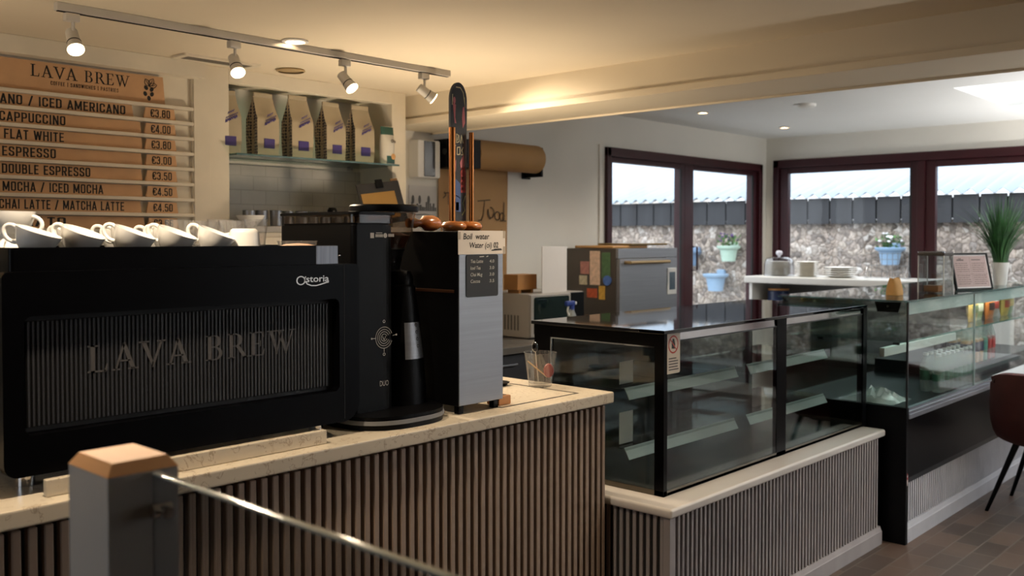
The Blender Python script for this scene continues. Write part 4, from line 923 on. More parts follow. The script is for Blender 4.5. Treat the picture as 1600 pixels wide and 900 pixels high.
daub('cream_lettering', M('cream_paint', 'e6dcb8', .7), sum([stroke(p_, .0035) for p_ in ([(2.194, 1.865), (2.194, 1.895), (2.201, 1.895)], [(2.206, 1.865), (2.206, 1.895), (2.218, 1.890), (2.219, 1.870), (2.207, 1.866)], [(2.211, 1.873), (2.214, 1.888)], [(2.226, 1.865), (2.229, 1.893), (2.237, 1.866)], [(2.194, 1.825), (2.194, 1.856), (2.203, 1.856)], [(2.209, 1.826), (2.210, 1.850), (2.222, 1.852), (2.222, 1.828), (2.211, 1.826)], [(2.229, 1.827), (2.238, 1.827), (2.231, 1.842), (2.238, 1.853)], [(2.189, 2.025), (2.187, 1.99)], [(2.243, 2.02), (2.247, 1.985), (2.238, 2.035), (2.225, 2.050), (2.205, 2.050)])], []))
daub('blue_ground', M('dusk_blue_paint', '4a6296', .7), [[(2.183, 1.64), (2.226, 1.635), (2.224, 1.73), (2.183, 1.76)]])
daub('red_house', M('brick_red_paint', 'a53c38', .7), [rect(2.226, 1.70, 2.249, 1.765), [(2.224, 1.763), (2.251, 1.763), (2.244, 1.785), (2.229, 1.785)]])
daub('window_lights', M('pale_yellow_paint', 'cdbb7a', .7), [rect(2.229 + .008 * i, 1.708 + .018 * j, 2.2335 + .008 * i, 1.718 + .018 * j) for i in range(2) for j in range(3)])
daub('lilac_buildings', M('lilac_paint', 'a795c8', .7), [rect(2.187, 1.645, 2.199, 1.675), rect(2.203, 1.640, 2.217, 1.668)] + stroke([(2.188, 1.682), (2.205, 1.69), (2.222, 1.682)], .003))
daub('green_swirl', M('pale_green_paint', 'a9bf92', .7), stroke([(2.247, 1.69), (2.236, 1.665), (2.244, 1.64), (2.232, 1.625)], .004) + stroke([(2.187, 1.79), (2.193, 1.775), (2.188, 1.765)], .004))
tm = thing('wooden_pestle', 'turned wooden pestle lying on the boiler behind the hopper', 'pestle', (2.13, 2.42, 1.5705))
B().lathe([(0, 0), (.016, .002), (.018, .03), (.013, .045), (.014, .06), (.026, .075), (.028, .11), (.020, .135), (0, .140)], (0, 0, 0), 24).xf(Matrix.Translation((2.10, 2.42, 1.5985)) @ Matrix.Rotation(R(90), 4, 'Y') @ Matrix.Rotation(R(0), 4, 'X')).obj('pestle', m_wood, tm, angle=60)

# small things on the counter
gt = thing('water_glass', 'wide clear glass holding a spoon and red stirrer at the counter end', 'glass', (2.735, 2.385, .98))
B().lathe([(0, 0), (.040, 0), (.044, .004), (.0625, .128), (.0635, .131), (.0605, .131), (.043, .014), (0, .011)], (2.735, 2.385, .9805), 44).obj('glass', m_glassware, gt, angle=50)
rs = thing('red_stirrer', 'wooden stirrer with a round red end inside the wide glass', 'stirrer', (2.74, 2.385, .995))
B().tube([(2.713, 2.430, 1.075), (2.752, 2.365, 1.016)], .0028, 8).obj('stick', M('pale_wood', 'c9a06c', .6), rs)
B().lathe([(0, -.0045), (.0175, -.0045), (.020, 0), (.0175, .0045), (0, .0045)], (0, 0, 0), 24).xf(Matrix.Translation((2.752, 2.357, 1.042)) @ Matrix.Rotation(R(-42), 4, 'Z') @ Matrix.Rotation(R(80), 4, 'X') @ Matrix.Diagonal((1, 1.35, 1, 1))).obj('red_disc', M('red_plastic', '8e1d12', .4), rs)
sp = thing('tea_spoon', 'metal spoon standing in the wide glass with its bowl upward', 'spoon', (2.72, 2.41, .995))
B().tube([(2.752, 2.41, .996), (2.726, 2.402, 1.115)], .0022, 8).obj('handle', m_chrome, sp)
B().lathe([(0, -.006), (.008, -.005), (.012, 0), (.011, .001), (0, -.003)], (0, 0, 0), 20).xf(Matrix.Translation((2.722, 2.401, 1.131)) @ Matrix.Rotation(R(-40), 4, 'Z') @ Matrix.Rotation(R(85), 4, 'X') @ Matrix.Diagonal((1, 1.6, 1, 1))).obj('spoon_bowl', m_chrome, sp)
wb = thing('wooden_block', 'small wooden block with a dark recess on the counter beside the boiler', 'wooden block', (2.35, 2.24, .98))
B().box(2.318, 2.206, .9805, 2.378, 2.265, 1.012, .004).obj('block', M('beech_wood', 'a8713f', .5, var=.15, vs=8, stretch=(.2, 1, 1)), wb)
B().box(2.330, 2.217, 1.0118, 2.366, 2.254, 1.0128).obj('recess', m_line, wb)
ds = B().lathe([(0, 0), (.03, 0), (.034, .004), (.044, .012), (.041, .013), (.03, .006), (0, .005)], (2.645, 2.52, .9812), 32)
tag(ds.obj('small_dish', m_satin, None, (2.645, 2.52, .9812)), 'small black dish at the back of the counter behind the boiler', 'dish')

# ------------------------------------------------------------------ cake display case on its slatted plinth
pb = thing('display_plinth', 'low slatted plinth with rounded cream stone sill under the cake display case', 'plinth', (3.8, 2.3, 0))
BX0, BX1, BY0 = 2.838, 4.780, 1.858
B().box(BX0, BY0, .548, BX1, 2.70, .584, .011, 3).obj('stone_sill', m_sillst, pb)
B().box(BX0 + .035, BY0 + .035, 0, BX1 - .01, 2.66, .548).obj('carcass', m_slatback, pb)
b = B()
x = BX0 + .05
while x < BX1 - .03:
    b.box(x, BY0 + .024, .085, x + .0155, BY0 + .036, .546, .0022, 1); x += .0302
b.obj('front_slats', m_slat2, pb)
b = B(); y = BY0 + .05
while y < 2.64:
    b.box(BX0 + .024, y, .085, BX0 + .036, y + .0155, .546, .0022, 1); y += .0302
b.obj('end_slats', m_slat2, pb)
B().box(BX0 + .016, BY0 + .016, .0, BX0 + .046, BY0 + .046, .547, .003).obj('corner_post', m_slat2, pb)
B().prism([(BY0 + .012, 0), (BY0 + .036, 0), (BY0 + .036, .09), (BY0 + .022, .088), (BY0 + .016, .070), (BY0 + .012, .066)], 'yz', BX0 + .012, BX1 - .005).obj('baseboard', m_slat2, pb)

dc = thing('cake_display_case', 'black framed empty glass cake display case in two bays beside the bar counter', 'display case', (3.87, 2.29, .585))
KX0, KX1, KY0, KY1, KZ0, KZ1 = 2.955, 4.785, 1.970, 2.610, .5845, 1.206
B().box(KX0 - .012, KY0 - .010, KZ1 - .014, KX1, KY1 + .008, KZ1, .002).obj('top_glass', m_blackglass, dc)
B().box(KX0, KY0, KZ0, KX1, KY1, KZ0 + .022, .002).obj('base_deck', M('dark_steel_deck', '5d574d', .22, .85, var=.1, vs=3), dc)
B().box(KX0, KY0, KZ0 + .0, KX0 + .024, KY0 + .042, KZ1 - .014, .001).obj('corner_post', m_black, dc)
B().box(3.835, KY0, KZ0, 3.925, KY0 + .02, KZ1 - .014, .001).obj('middle_post', m_black, dc)
B().box(4.755, KY0 - .002, KZ0, KX1 + .018, KY0 + .03, KZ1 - .014, .001).obj('end_post', m_black, dc)
B().box(KX0, KY1 - .09, KZ0, KX0 + .02, KY1, KZ1 - .014, .001).obj('rear_post', m_black, dc)
B().box(KX0, KY0 + .042, 1.143, KX0 + .012, KY1 - .09, KZ1 - .014, .001).obj('end_fascia', m_black, dc)
B().box(KX0 - .001, KY0 + .042, 1.138, KX0 + .006, KY1 - .09, 1.1432).box(KX0 - .001, KY1 - .092, KZ0 + .03, KX0 + .006, KY1 - .0885, 1.1432).obj('end_trim', m_chrome, dc)
B().box(KX0 + .002, KY0 + .042, KZ0 + .004, KX0 + .008, KY1 - .09, 1.140).obj('end_pane', m_glassg, dc)
for (a, c) in ((KX0 + .024, 3.835), (3.925, 4.755)):
    B().box(a, KY0 + .002, KZ0 + .004, c, KY0 + .008, 1.160).obj('front_pane', m_glassg, dc)
    mt = Matrix.Translation((0, KY0 + .006, 1.160)) @ Matrix.Rotation(R(-3), 4, 'X')
    B().box(a, 0, 0, c, .004, .036, 0, mat=mt).obj('mirror_fascia', m_chrome, dc)
    B().box(a, KY0 + .001, 1.158, c, KY0 + .009, 1.1625).obj('pane_cap', m_rubber, dc)
    B().box(a + .0, KY0, KZ0 + .001, c, KY0 + .010, KZ0 + .012).obj('bottom_seal', m_rubber, dc)
    for z in (.945, .712):
        s_ = B().box(a + .01, 2.165, z + .012, c - .01, 2.545, z + .019).obj('glass_shelf', thin_glass('shelf_glass_dim', (.84, .87, .85), 1.25), dc)
        mt = Matrix.Translation((0, 2.150, z - .022)) @ Matrix.Rotation(R(-28), 4, 'X')
        B().box(a + .01, 0, 0, c - .01, .003, .050, .0008, mat=mt).obj('price_rail', M('grey_price_rail', '8f9592', .4, .3), s_)
    B().box(a, KY1 - .02, KZ0 + .02, c, KY1 - .014, KZ1 - .02).obj('rear_pane', thin_glass('darkened_rear_pane', (.30, .31, .30)), dc)  # tint darkened to stand in for the dim bar area behind
B().box(3.862, 2.55, KZ0 + .02, 3.898, KY1 - .005, KZ1 - .014).obj('rear_mullion', m_blackglass, dc)
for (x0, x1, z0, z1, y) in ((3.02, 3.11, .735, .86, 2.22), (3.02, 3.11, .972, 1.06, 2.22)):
    B().box(x0, y, z0, x1, y + .0015, z1, 0).obj('reflection_card', M('reflection_card', 'b9b6b0', .7), dc)  # white sheets stand in for pale reflections in the case glass
nt_ = thing('warning_sticker', 'pale warning sticker with red crossed circle on the display case corner', 'sticker', (3.02, 1.969, 1.12))
B().prism(rrect(2.975, 1.041, 3.060, 1.196, (.001, .008, .001, .001)), 'xz', 1.9686, 1.9698).obj('sticker_sheet', M('pale_sticker', 'c3b7a6', .5), nt_)
ys = 1.9682
B().polys(band(arcpts(3.014, 1.150, .034, .034, 0, 360, 36), arcpts(3.014, 1.150, .028, .028, 0, 360, 36)) + stroke([(2.994, 1.170), (3.034, 1.130)], .005), (0, ys, 0), X3, Z3).obj('red_ring', M('warning_red', 'a33a2a', .6), nt_, recalc=False)
B().polys([[(3.003, 1.135), (3.024, 1.133), (3.027, 1.150), (3.020, 1.170), (3.010, 1.172), (3.003, 1.155)]], (0, ys + .0002, 0), X3, Z3).obj('hand_symbol', m_print, nt_, recalc=False)
b = B()
for k, wd in enumerate((.05, .062, .062, .060, .066)): b.polys(stroke([(2.984, 1.098 - .0105 * k), (2.984 + wd, 1.098 - .0105 * k)], .0042), (0, ys, 0), X3, Z3)
b.obj('small_print', M('faded_ink', '4a4340', .7), nt_, recalc=False)

# ------------------------------------------------------------------ refrigerated drinks case
FX0, FX1, FY0, FY1 = 4.825, 7.5, 1.770, 2.47
fr = thing('drinks_fridge', 'long glass fronted drinks fridge with black lower panel and grey slats', 'display fridge', (6.1, 2.1, 0))
B().box(FX0, FY0 + .002, 0, FX0 + .030, FY1, .694, .003).obj('end_panel', m_satin, fr)
B().box(FX0 + .03, FY0 + .02, .30, FX1, FY1, .66).obj('tub', M('dark_tub', '1b1d1f', .4, .3), fr)
B().box(FX0 + .03, FY0 + .004, .335, FX1, FY0 + .022, .636, .002).obj('black_front', m_black, fr)
b = B().box(FX0 + .026, FY0 - .006, .636, FX1, FY0 + .03, .660, .003).box(FX0 + .026, FY0 - .002, .662, FX1, FY0 + .03, .676, .002).box(FX0 + .026, FY0 + .004, .678, FX1, FY0 + .03, .690, .002)
b.obj('aluminium_rail', m_alu, fr)
b = B(); x = FX0 + .04
while x < FX1 - .02: b.box(x, FY0 + .025, .095, x + .0150, FY0 + .036, .345, .0022, 1); x += .0302
b.obj('front_slats', M('slat_daylit', 'd0cfd2', .5, var=.08, vs=7), fr)  # slat colour raised so that it carries the daylight
B().box(FX0 + .03, FY0 + .034, .0, FX1, FY0 + .05, .36).obj('slat_backing', m_slatback, fr)
B().prism([(FY0 + .008, 0), (FY0 + .036, 0), (FY0 + .036, .094), (FY0 + .022, .092), (FY0 + .014, .074), (FY0 + .008, .070)], 'yz', FX0 + .03, FX1).obj('baseboard', M('pale_grey_skirting', 'b9b8bb', .5), fr)
B().box(FX0 - .02, FY0 - .004, 1.226, FX1, FY1, 1.235, .0015).obj('top_pane', thin_glass('teal_top_pane', (.55, .72, .70), 1.6), fr)
B().box(FX0 - .0205, FY0 - .005, 1.2255, FX1, FY0 - .0035, 1.2355).obj('top_edge', M('dark_green_edge', '2c4a47', .2, spec=.8), fr)
gj = 5.86
for a, c in ((FX0 + .004, gj - .006), (gj + .006, FX1)):
    B().box(a, FY0, .690, c, FY0 + .006, 1.226).obj('front_pane', thin_glass('fridge_pane', (.94, .97, .96), 1.22), fr)
B().box(FX0, FY0 + .004, .694, FX0 + .006, FY1, 1.226).obj('end_pane', m_glassg, fr)
B().box(FX0 - .001, FY0 - .001, .692, FX0 + .008, FY0 + .008, 1.226).obj('corner_seal', m_rubber, fr)
B().box(gj - .006, FY0 - .001, .69, gj - .002, FY0 + .007, 1.226).box(gj + .003, FY0 - .001, .69, gj + .006, FY0 + .007, 1.226).obj('pane_joint', M('pale_joint', '9fb0ab', .3), fr)
B().box(FX0 + .05, FY0 + .016, 1.160, FX1, FY0 + .030, 1.222).obj('light_canopy', M('frosted_canopy', 'b9cac5', .4), fr)
for x_ in (5.3, 6.3):
    o = lamp('canopy_lamp', 'AREA', (x_, FY0 + .10, 1.155), 1.3, (.95, 1.0, .97), shape='RECTANGLE', size=.9, size_y=.04); o.location -= fr.location; o.parent = fr
b = B().prism([(FY0 + .040, 1.222), (FY0 + .175, 1.222), (FY0 + .160, 1.172), (FY0 + .055, 1.172)], 'yz', FX0 + .010, FX0 + .020)
br = b.obj('end_bracket', m_satin, fr); B().cyl((FX0 + .010, FY0 + .105, 1.200), (FX0 + .006, FY0 + .105, 1.200), .006, n=16).obj('screw', m_chrome, br)
B().box(FX0 + .012, FY0 + .012, 1.022, FX1, FY1 - .06, 1.030).obj('upper_shelf', thin_glass('shelf_pane', (.80, .90, .88)), fr)
B().box(FX0 + .012, FY0 + .0115, 1.0215, FX1, FY0 + .0125, 1.0305).obj('shelf_edge', M('green_glass_edge', '4f7d73', .2), fr)
B().box(FX0 + .02, FY0 + .125, .940, 5.93, FY0 + .150, .985, .002).obj('white_shelf_rail', m_white, fr)
for k in range(3):
    B().box(FX0 + .012, FY0 + .05 + .2 * k, 1.006, FX0 + .03, FY0 + .08 + .2 * k, 1.021, .002).obj('shelf_peg', m_rubber, fr)
B().box(FX0 + .02, FY1 - .03, .66, FX1, FY1 - .012, 1.226).obj('rear_doors', thin_glass('fridge_rear_glass', (.45, .48, .47)), fr)
B().box(FX0 + .03, FY0 + .03, .660, FX1, FY1 - .02, .690).obj('deck', M('dark_deck', '26282b', .3, .5), fr)
B().box(6.075, FY0 + .085, .690, FX1, FY1 - .03, .772, .003).obj('deck_step', MATS['dark_deck'], fr)
B().polys([rect(0, 0, .012, .055)], (FX0 + .012, FY0 + .0012, .30), X3, Z3).obj('small_tag', M('tag_white', 'c9b9b4', .6), fr, recalc=False)
B().polys([rect(0, 0, .012, .012), rect(0, .022, .008, .032)], (FX0 + .012, FY0 + .0008, .33), X3, Z3).obj('tag_print', M('tag_red', 'b03a3a', .6), fr, recalc=False)

# contents of the drinks fridge
m_pet = thin_glass('clear_bottle_plastic', (.90, .93, .91), 1.5, .12)
n = m_pet.node_tree; df = n.nodes.new('ShaderNodeBsdfDiffuse'); df.inputs[0].default_value = (.82, .86, .84, 1); mm = n.nodes.new('ShaderNodeMixShader'); mm.inputs[0].default_value = .22
src = n.nodes['Material Output'].inputs[0].links[0].from_socket
n.links.new(src, mm.inputs[1]); n.links.new(df.outputs[0], mm.inputs[2]); n.links.new(mm.outputs[0], n.nodes['Material Output'].inputs[0])
def make_bottle(nm, lab, liquid, cap, label, H=.215, r=.032):
    t = thing(nm, 'x', 'bottle', (0, 0, 0), lab)
    B().lathe([(0, .002), (r * .8, 0), (r, .006), (r, H * .58), (r * .97, H * .64), (r * .62, H * .84), (r * .40, H * .90), (r * .40, H * .95), (0, H * .95)], n=20).obj('bottle', m_pet, t, angle=50)
    B().lathe([(0, .004), (r * .92, .004), (r * .93, H * .56), (r * .88, H * .62), (0, H * .64)], n=18).obj('drink', liquid, t)
    B().lathe([(r * 1.01, H * .30), (r * 1.01, H * .55)], n=20).obj('label', label, t)
    B().lathe([(r * .43, H * .935), (r * .43, H), (0, H)], n=14).obj('cap', cap, t)
    return t
m_water = thin_glass('still_water', (.86, .9, .88)); m_greenlab = M('green_bottle_label', '35604a', .5); m_whitecap = M('white_cap', 'd9d9d6', .4); m_orcap = M('orange_cap', 'b5602c', .4)
wbot = make_bottle('water_bottle', 'water bottles on the fridge deck', m_water, m_whitecap, m_greenlab)
k = 0
for i in range(8):
    for j in range(2):
        place(wbot, USED, (5.46 + .075 * i + .012 * j, 1.835 + .072 * j, .6905), (0, 0, k), 'clear water bottle, %s from the glass in the %s row from the fridge end' % (ORD[j], ORD[i])); k += 1
m_juice = M('orange_juice', 'd08a2a', .35, var=.15); m_navy = M('navy_label', '232c48', .45); m_redl = M('red_drink_label', 'a8322c', .45); m_teal = M('teal_drink_label', '4c8a7c', .45)
jb = make_bottle('juice_bottle', 'juice bottles on the fridge deck', m_juice, m_whitecap, m_navy, .235, .031)
rb = make_bottle('red_drink_bottle', 'red drink bottles on the fridge deck', M('red_drink', 'b03a30', .35), m_whitecap, m_redl, .235, .031)
tb = make_bottle('green_drink_bottle', 'green drink bottles on the fridge deck', M('green_drink', '4f8f6c', .35), m_whitecap, m_teal, .235, .031)
for i in range(7):
    for j in range(3):
        pro, nm = ((jb, 'orange juice bottle') if i < 4 else (tb, 'green drink bottle') if i == 4 else (rb, 'red drink bottle'))
        place(pro, USED, (6.125 + .080 * i + .02 * j, 1.90 + .085 * j, .7725), (0, 0, i + j), '%s, %s row past the water bottles, %s from the glass' % (nm, ORD[i], ORD[j]))
def crisp(x, y, mat, band_, label, wdt=.075, h_=.16, z=1.0305):
    t = thing('snack_packet', label, 'snack packet', (x, y, z), 'snack packets on the upper fridge shelf')
    def f(s):
        def q(u, v):
            a = -1 + 2 * u; th = .028 * (max(0, 1 - abs(a) ** 2.2) ** .6) * (math.sin(math.pi * (.06 + .88 * v)) ** .7)
            return (x + wdt * a, y + s * th, z + h_ * v + .004 * math.sin(9 * u) * (v > .95))
        return q
    b = B(); b.grid(f(-1), 14, 14); b.grid(f(1), 14, 14); b.obj('packet', mat, t, angle=70, recalc=False)
    def g_(u, v):
        a = -.75 + 1.5 * u; vv = .34 + .3 * v
        return (x + wdt * a, y - .0285 * (max(0, 1 - abs(a) ** 2.2) ** .6) * (math.sin(math.pi * (.06 + .88 * vv)) ** .7) - .0012, z + h_ * vv)
    B().grid(g_, 10, 4).obj('printed_band', band_, t, angle=70)
PK = [('c9a24a', '7d8f4a', 'yellow snack packet with green band'), ('8fa05a', 'd8d2b0', 'green snack packet with pale band'), ('c4702f', '3a2a22', 'orange snack packet with dark band'), ('b9b4a6', '9a3a2c', 'white snack packet with red band'), ('d0b35a', 'b04a2c', 'golden snack packet with rust band'), ('7f9a66', 'e0c060', 'leaf green snack packet with gold band')]
for i, (c1, c2, lab) in enumerate(PK):
    crisp(6.24 + .165 * i, 1.90 + .02 * (i % 2), M('packet_' + c1, c1, .4, var=.2, vs=25), M('packet_band_' + c2, c2, .4), lab + ' on the upper fridge shelf')
tr_ = thing('crumpled_bag', 'crumpled clear plastic bag lying on the fridge deck at the glass end', 'plastic bag', (4.95, 2.02, .69))
g = random.Random(4)
hgt = [[g.random() for _ in range(15)] for _ in range(15)]
def crum(u, v):
    i, j = int(u * 14), int(v * 14); e_ = math.sin(math.pi * u) * math.sin(math.pi * v)
    return (4.87 + .26 * u + .02 * hgt[i][j], 1.86 + .30 * v, .692 + .055 * e_ * (.35 + hgt[i][j]))
B().grid(crum, 14, 14).obj('film', M('crinkled_film', 'a8a8a6', .2, var=.2), tr_, angle=15)

# things on top of the fridge
ZT = 1.2352
cn = thing('acrylic_canister', 'square clear canister with dark lid and a wooden block inside', 'canister', (5.61, 1.91, ZT))
ax0, ax1, ay0, ay1, az1 = 5.54, 5.69, 1.838, 1.982, ZT + .235
b = B().ring(rrect(ax0, ay0, ax1, ay1, .012, 4), rrect(ax0 + .004, ay0 + .004, ax1 - .004, ay1 - .004, .009, 4), 'xy', ZT + .004, az1 - .022)
b.obj('clear_wall', thin_glass('acrylic', (.88, .90, .90), 1.5), cn)
B().box(ax0, ay0, ZT, ax1, ay1, ZT + .006, .002).obj('base', m_glassg, cn)
for x in (ax0 - .001, ax1 - .005):
    for y in (ay0 - .001, ay1 - .005): B().box(x, y, ZT, x + .006, y + .006, az1 - .02, .002).obj('corner_edge', M('bright_edge', 'c4c6c2', .2), cn)
B().box(ax0 - .002, ay0 - .002, az1 - .024, ax1 + .002, ay1 + .002, az1 - .006, .004).obj('lid', M('dark_brown_lid', '2b241d', .4), cn)
B().ring(rrect(ax0 - .003, ay0 - .003, ax1 + .003, ay1 + .003, .012, 4), rrect(ax0 + .006, ay0 + .006, ax1 - .006, ay1 - .006, .009, 4), 'xy', az1 - .006, az1).obj('lid_rim', m_chrome, cn)
wbk = B().box(5.585, 1.885, ZT + .0065, 5.665, 1.965, ZT + .042, .003).obj('wooden_block', M('brown_oak', '7a4c22', .5, var=.2, vs=8, stretch=(.2, 1, 1)), None, (5.625, 1.925, ZT + .0065))
tag(wbk, 'dark wooden block inside the clear canister on the fridge', 'wooden block')
mf = thing('framed_menu', 'black framed printed menu leaning back on top of the fridge', 'menu frame', (6.02, 1.88, ZT))
mt = Matrix.Translation((5.925, 1.895, ZT + .001)) @ Matrix.Rotation(R(-22), 4, 'Z') @ Matrix.Rotation(R(-13), 4, 'X')
B().ring(rect(0, 0, .315, .225), rect(.010, .010, .305, .215), 'xz', -.006, .008).xf(mt).obj('frame', m_satin, mf)
B().box(.008, .0, .008, .307, .006, .217).xf(mt).obj('white_mount', M('white_mount', 'd8d4d2', .7), mf)
B().box(.018, -.0012, .018, .297, -.0004, .207).xf(mt).obj('menu_page', M('pinkish_page', 'a08a85', .7, var=.04), mf)
b = B(); ps_ = []
ps_ += [rect(.045, .178, .105, .186), rect(.060, .188, .085, .193)]
for col, x0 in ((0, .030), (1, .168)):
    for k in range(11):
        z = .160 - .0125 * k
        if k == 5: continue
        x = x0; g = random.Random(k * 7 + col)
        while x < x0 + .10:
            l = .008 + .016 * g.random(); ps_.append(rect(x, z, min(x + l, x0 + .112), z + .0035)); x += l + .004
ps_ += [rect(.170, .180, .25, .186), rect(.020, .095, .295, .0965), rect(.156, .03, .1575, .2)]
b.polys(ps_, (0, -.0018, 0), X3, Z3).xf(mt).obj('printed_lines', M('menu_ink', '4f4240', .7), mf, recalc=False)
B().prism([(.014, .01), (.10, .0), (.045, .15)], 'yz', .15, .156).xf(Matrix.Translation((5.925, 1.895, ZT + .001)) @ Matrix.Rotation(R(-22), 4, 'Z')).obj('easel_back', m_satin, mf)
pp = thing('potted_grass', 'artificial grass plant in a white wavy pot on the fridge top', 'potted plant', (6.80, 1.90, ZT))
def pot(u, v):
    a = 2 * math.pi * u; tw = v * 1.3
    r_ = (.037 + .018 * v ** .8) * (1 + .03 * math.cos(4 * a + tw * 3))
    return (6.80 + r_ * math.cos(a), 1.90 + r_ * math.sin(a), ZT + .150 * v)
b = B(); b.grid(pot, 40, 14); b.lathe([(0, .0005), (.037, .0005)], (6.80, 1.90, ZT), 20); b.obj('pot', M('matt_white_pot', 'dfddd8', .5, var=.03), pp, angle=70)
B().lathe([(0, .138), (.052, .136)], (6.80, 1.90, ZT), 20).obj('soil', m_soil, pp)
m_blade = M('deep_grass_green', '2f5a2c', .5, var=.45, vs=14)
b = B(); g = random.Random(21)
for i in range(420):
    a = g.random() * 6.283; q = .040 * math.sqrt(g.random()); L = g.uniform(.24, .50); lean = g.uniform(.02, .78) * (.4 + q / .04 * .6); wd = g.uniform(.0028, .0048)
    base = Vector((6.80 + q * math.cos(a), 1.90 + q * math.sin(a), ZT + .137)); dr = Vector((math.cos(a + g.uniform(-.5, .5)), math.sin(a + g.uniform(-.5, .5)), 0)); sd = Vector((-dr.y, dr.x, 0))
    prev = None
    for k in range(6):
        t = k / 5; p_ = base + dr * (L * lean * t ** 1.7) + Z3 * (L * t * (1 - .35 * lean * t)); hw = wd * (1 - t) ** .6 + .0002
        cur = (b.bm.verts.new(p_ - sd * hw), b.bm.verts.new(p_ + dr * hw * .5), b.bm.verts.new(p_ + sd * hw))
        if prev: b.bm.faces.new((prev[0], prev[1], cur[1], cur[0])); b.bm.faces.new((prev[1], prev[2], cur[2], cur[1]))
        prev = cur
b.obj('grass_blades', m_blade, pp, angle=70, recalc=False)
pbg = thing('paper_bag', 'small brown paper bag with folded top on the fridge beside the canister', 'paper bag', (5.22, 1.99, ZT))
m_brown = M('brown_paper', 'b58a52', .8, var=.08, vs=20)
def bagf(u, v):
    a = 2 * math.pi * u; sq = lambda c: math.copysign(abs(c) ** .6, c)
    r1 = .052 * (1 - .12 * v); r2 = .038 * (1 - .55 * v ** 2)
    return (5.22 + r1 * sq(math.cos(a)), 1.99 + r2 * sq(math.sin(a)), ZT + .001 + .092 * v + (.004 * math.cos(2 * math.pi * u * 3) if v > .99 else 0))
b = B(); b.grid(bagf, 40, 10); b.obj('bag', m_brown, pbg, angle=40)

# ------------------------------------------------------------------ shelf unit by the far window with crockery
su = thing('window_shelf_unit', 'white topped open shelf unit standing along the far window', 'shelf unit', (8.05, 3.2, 0))
B().box(7.76, 2.2, 1.140, 8.37, 4.32, 1.200, .012).obj('top', M('white_worktop', 'dad8d2', .4, var=.02), su)
B().box(7.80, 4.255, 0, 8.37, 4.285, 1.14, .003).obj('end_panel', m_white, su)
B().box(7.80, 2.23, 0, 8.37, 2.26, 1.14, .003).obj('end_panel', m_white, su)
B().box(8.34, 2.26, 0, 8.37, 4.255, 1.14).obj('back_panel', M('grey_back_panel', '8e8d8c', .6), su)
for z in (.94, .5): B().box(7.81, 2.26, z, 8.34, 4.255, z + .025, .002).obj('shelf', m_white, su)
plate = B().lathe([(0, .002), (.055, .002), (.060, 0), (.066, .002), (.090, .010), (.118, .016), (.122, .0185), (.118, .0188), (.088, .0125), (.06, .005), (0, .005)], n=40)
plate = plate.obj('dinner_plate', M('cream_stoneware', 'ebe5d8', .3, coat=.3), None, (0, 0, 0), angle=60)
tag(plate, 'x', 'plate', 'plates stacked on the window shelf')
def pstack(x, y, n, dz, s, where):
    for k in range(n):
        o = plate if not USED.get('plate') else plate.copy()
        if USED.get('plate'): C.objects.link(o)
        USED['plate'] = 1; o.location = (x, y, 1.2005 + dz * k); o.scale = (s, s, 1); o.rotation_euler = (0, 0, k)
        o['label'] = 'cream plate, %s from the bottom of the %s' % (ORD[k], where)
        o['group'] = 'plates stacked on the window shelf'
pstack(8.02, 4.105, 8, .0162, .92, 'stack under the clear cover')
pstack(8.02, 3.835, 8, .0165, .92, 'middle stack of the window shelf')
pstack(8.02, 3.53, 5, .0180, 1.18, 'low wide stack beside the wire rack')
cv = thing('cake_dome', 'clear domed cover with a round knob over the plate stack by the wall', 'dome', (8.02, 4.105, 1.2))
B().lathe([(.134, 0), (.136, .002), (.134, .10), (.120, .150), (.08, .170), (0, .175), (0, .172), (.078, .167), (.117, .147), (.131, .10), (.132, 0)], (8.02, 4.105, 1.2003), 40).obj('dome', thin_glass('dome_plastic', (.93, .94, .96), 1.5), cv, angle=50)
B().lathe([(0, .173), (.012, .174), (.012, .185), (.026, .195), (.030, .212), (.022, .228), (0, .232)], (8.02, 4.105, 1.2003), 24).obj('knob', M('pale_plastic_knob', 'd5d3dc', .3), cv, angle=60)
wr = thing('wire_rack', 'upright grey wire grid rack on the window shelf beside the plates', 'wire rack', (8.1, 3.15, 1.2))
b = B()
for k in range(9):
    y = 2.98 + .045 * k; b.cyl((8.12, y, 1.202), (8.12, y, 1.42 - .0), .0022, n=6)
for k in range(5):
    z = 1.206 + .052 * k; b.cyl((8.12, 2.975, z), (8.12, 3.345, z), .0022, n=6)
b.obj('grid', M('grey_wire', '8c8e92', .35, .8), wr)
for y in (2.99, 3.33): B().tube([(8.12, y, 1.30), (8.20, y, 1.204), (8.05, y, 1.204), (8.12, y, 1.30)], .003, 6).obj('foot', MATS['grey_wire'], wr)
nv = thing('navy_jar', 'navy jar with wooden lid on the shelf below the plates', 'jar', (8.0, 4.10, .965))
B().lathe([(0, 0), (.090, 0), (.096, .006), (.096, .100), (.088, .106), (0, .106)], (8.0, 4.10, .9655), 36).obj('jar', M('navy_glaze', '1d2b4d', .3), nv)
B().lathe([(0, .1065), (.094, .1065), (.096, .110), (.096, .120), (0, .122)], (8.0, 4.10, .9655), 36).obj('lid', M('bamboo_lid', 'b8854f', .5), nv)

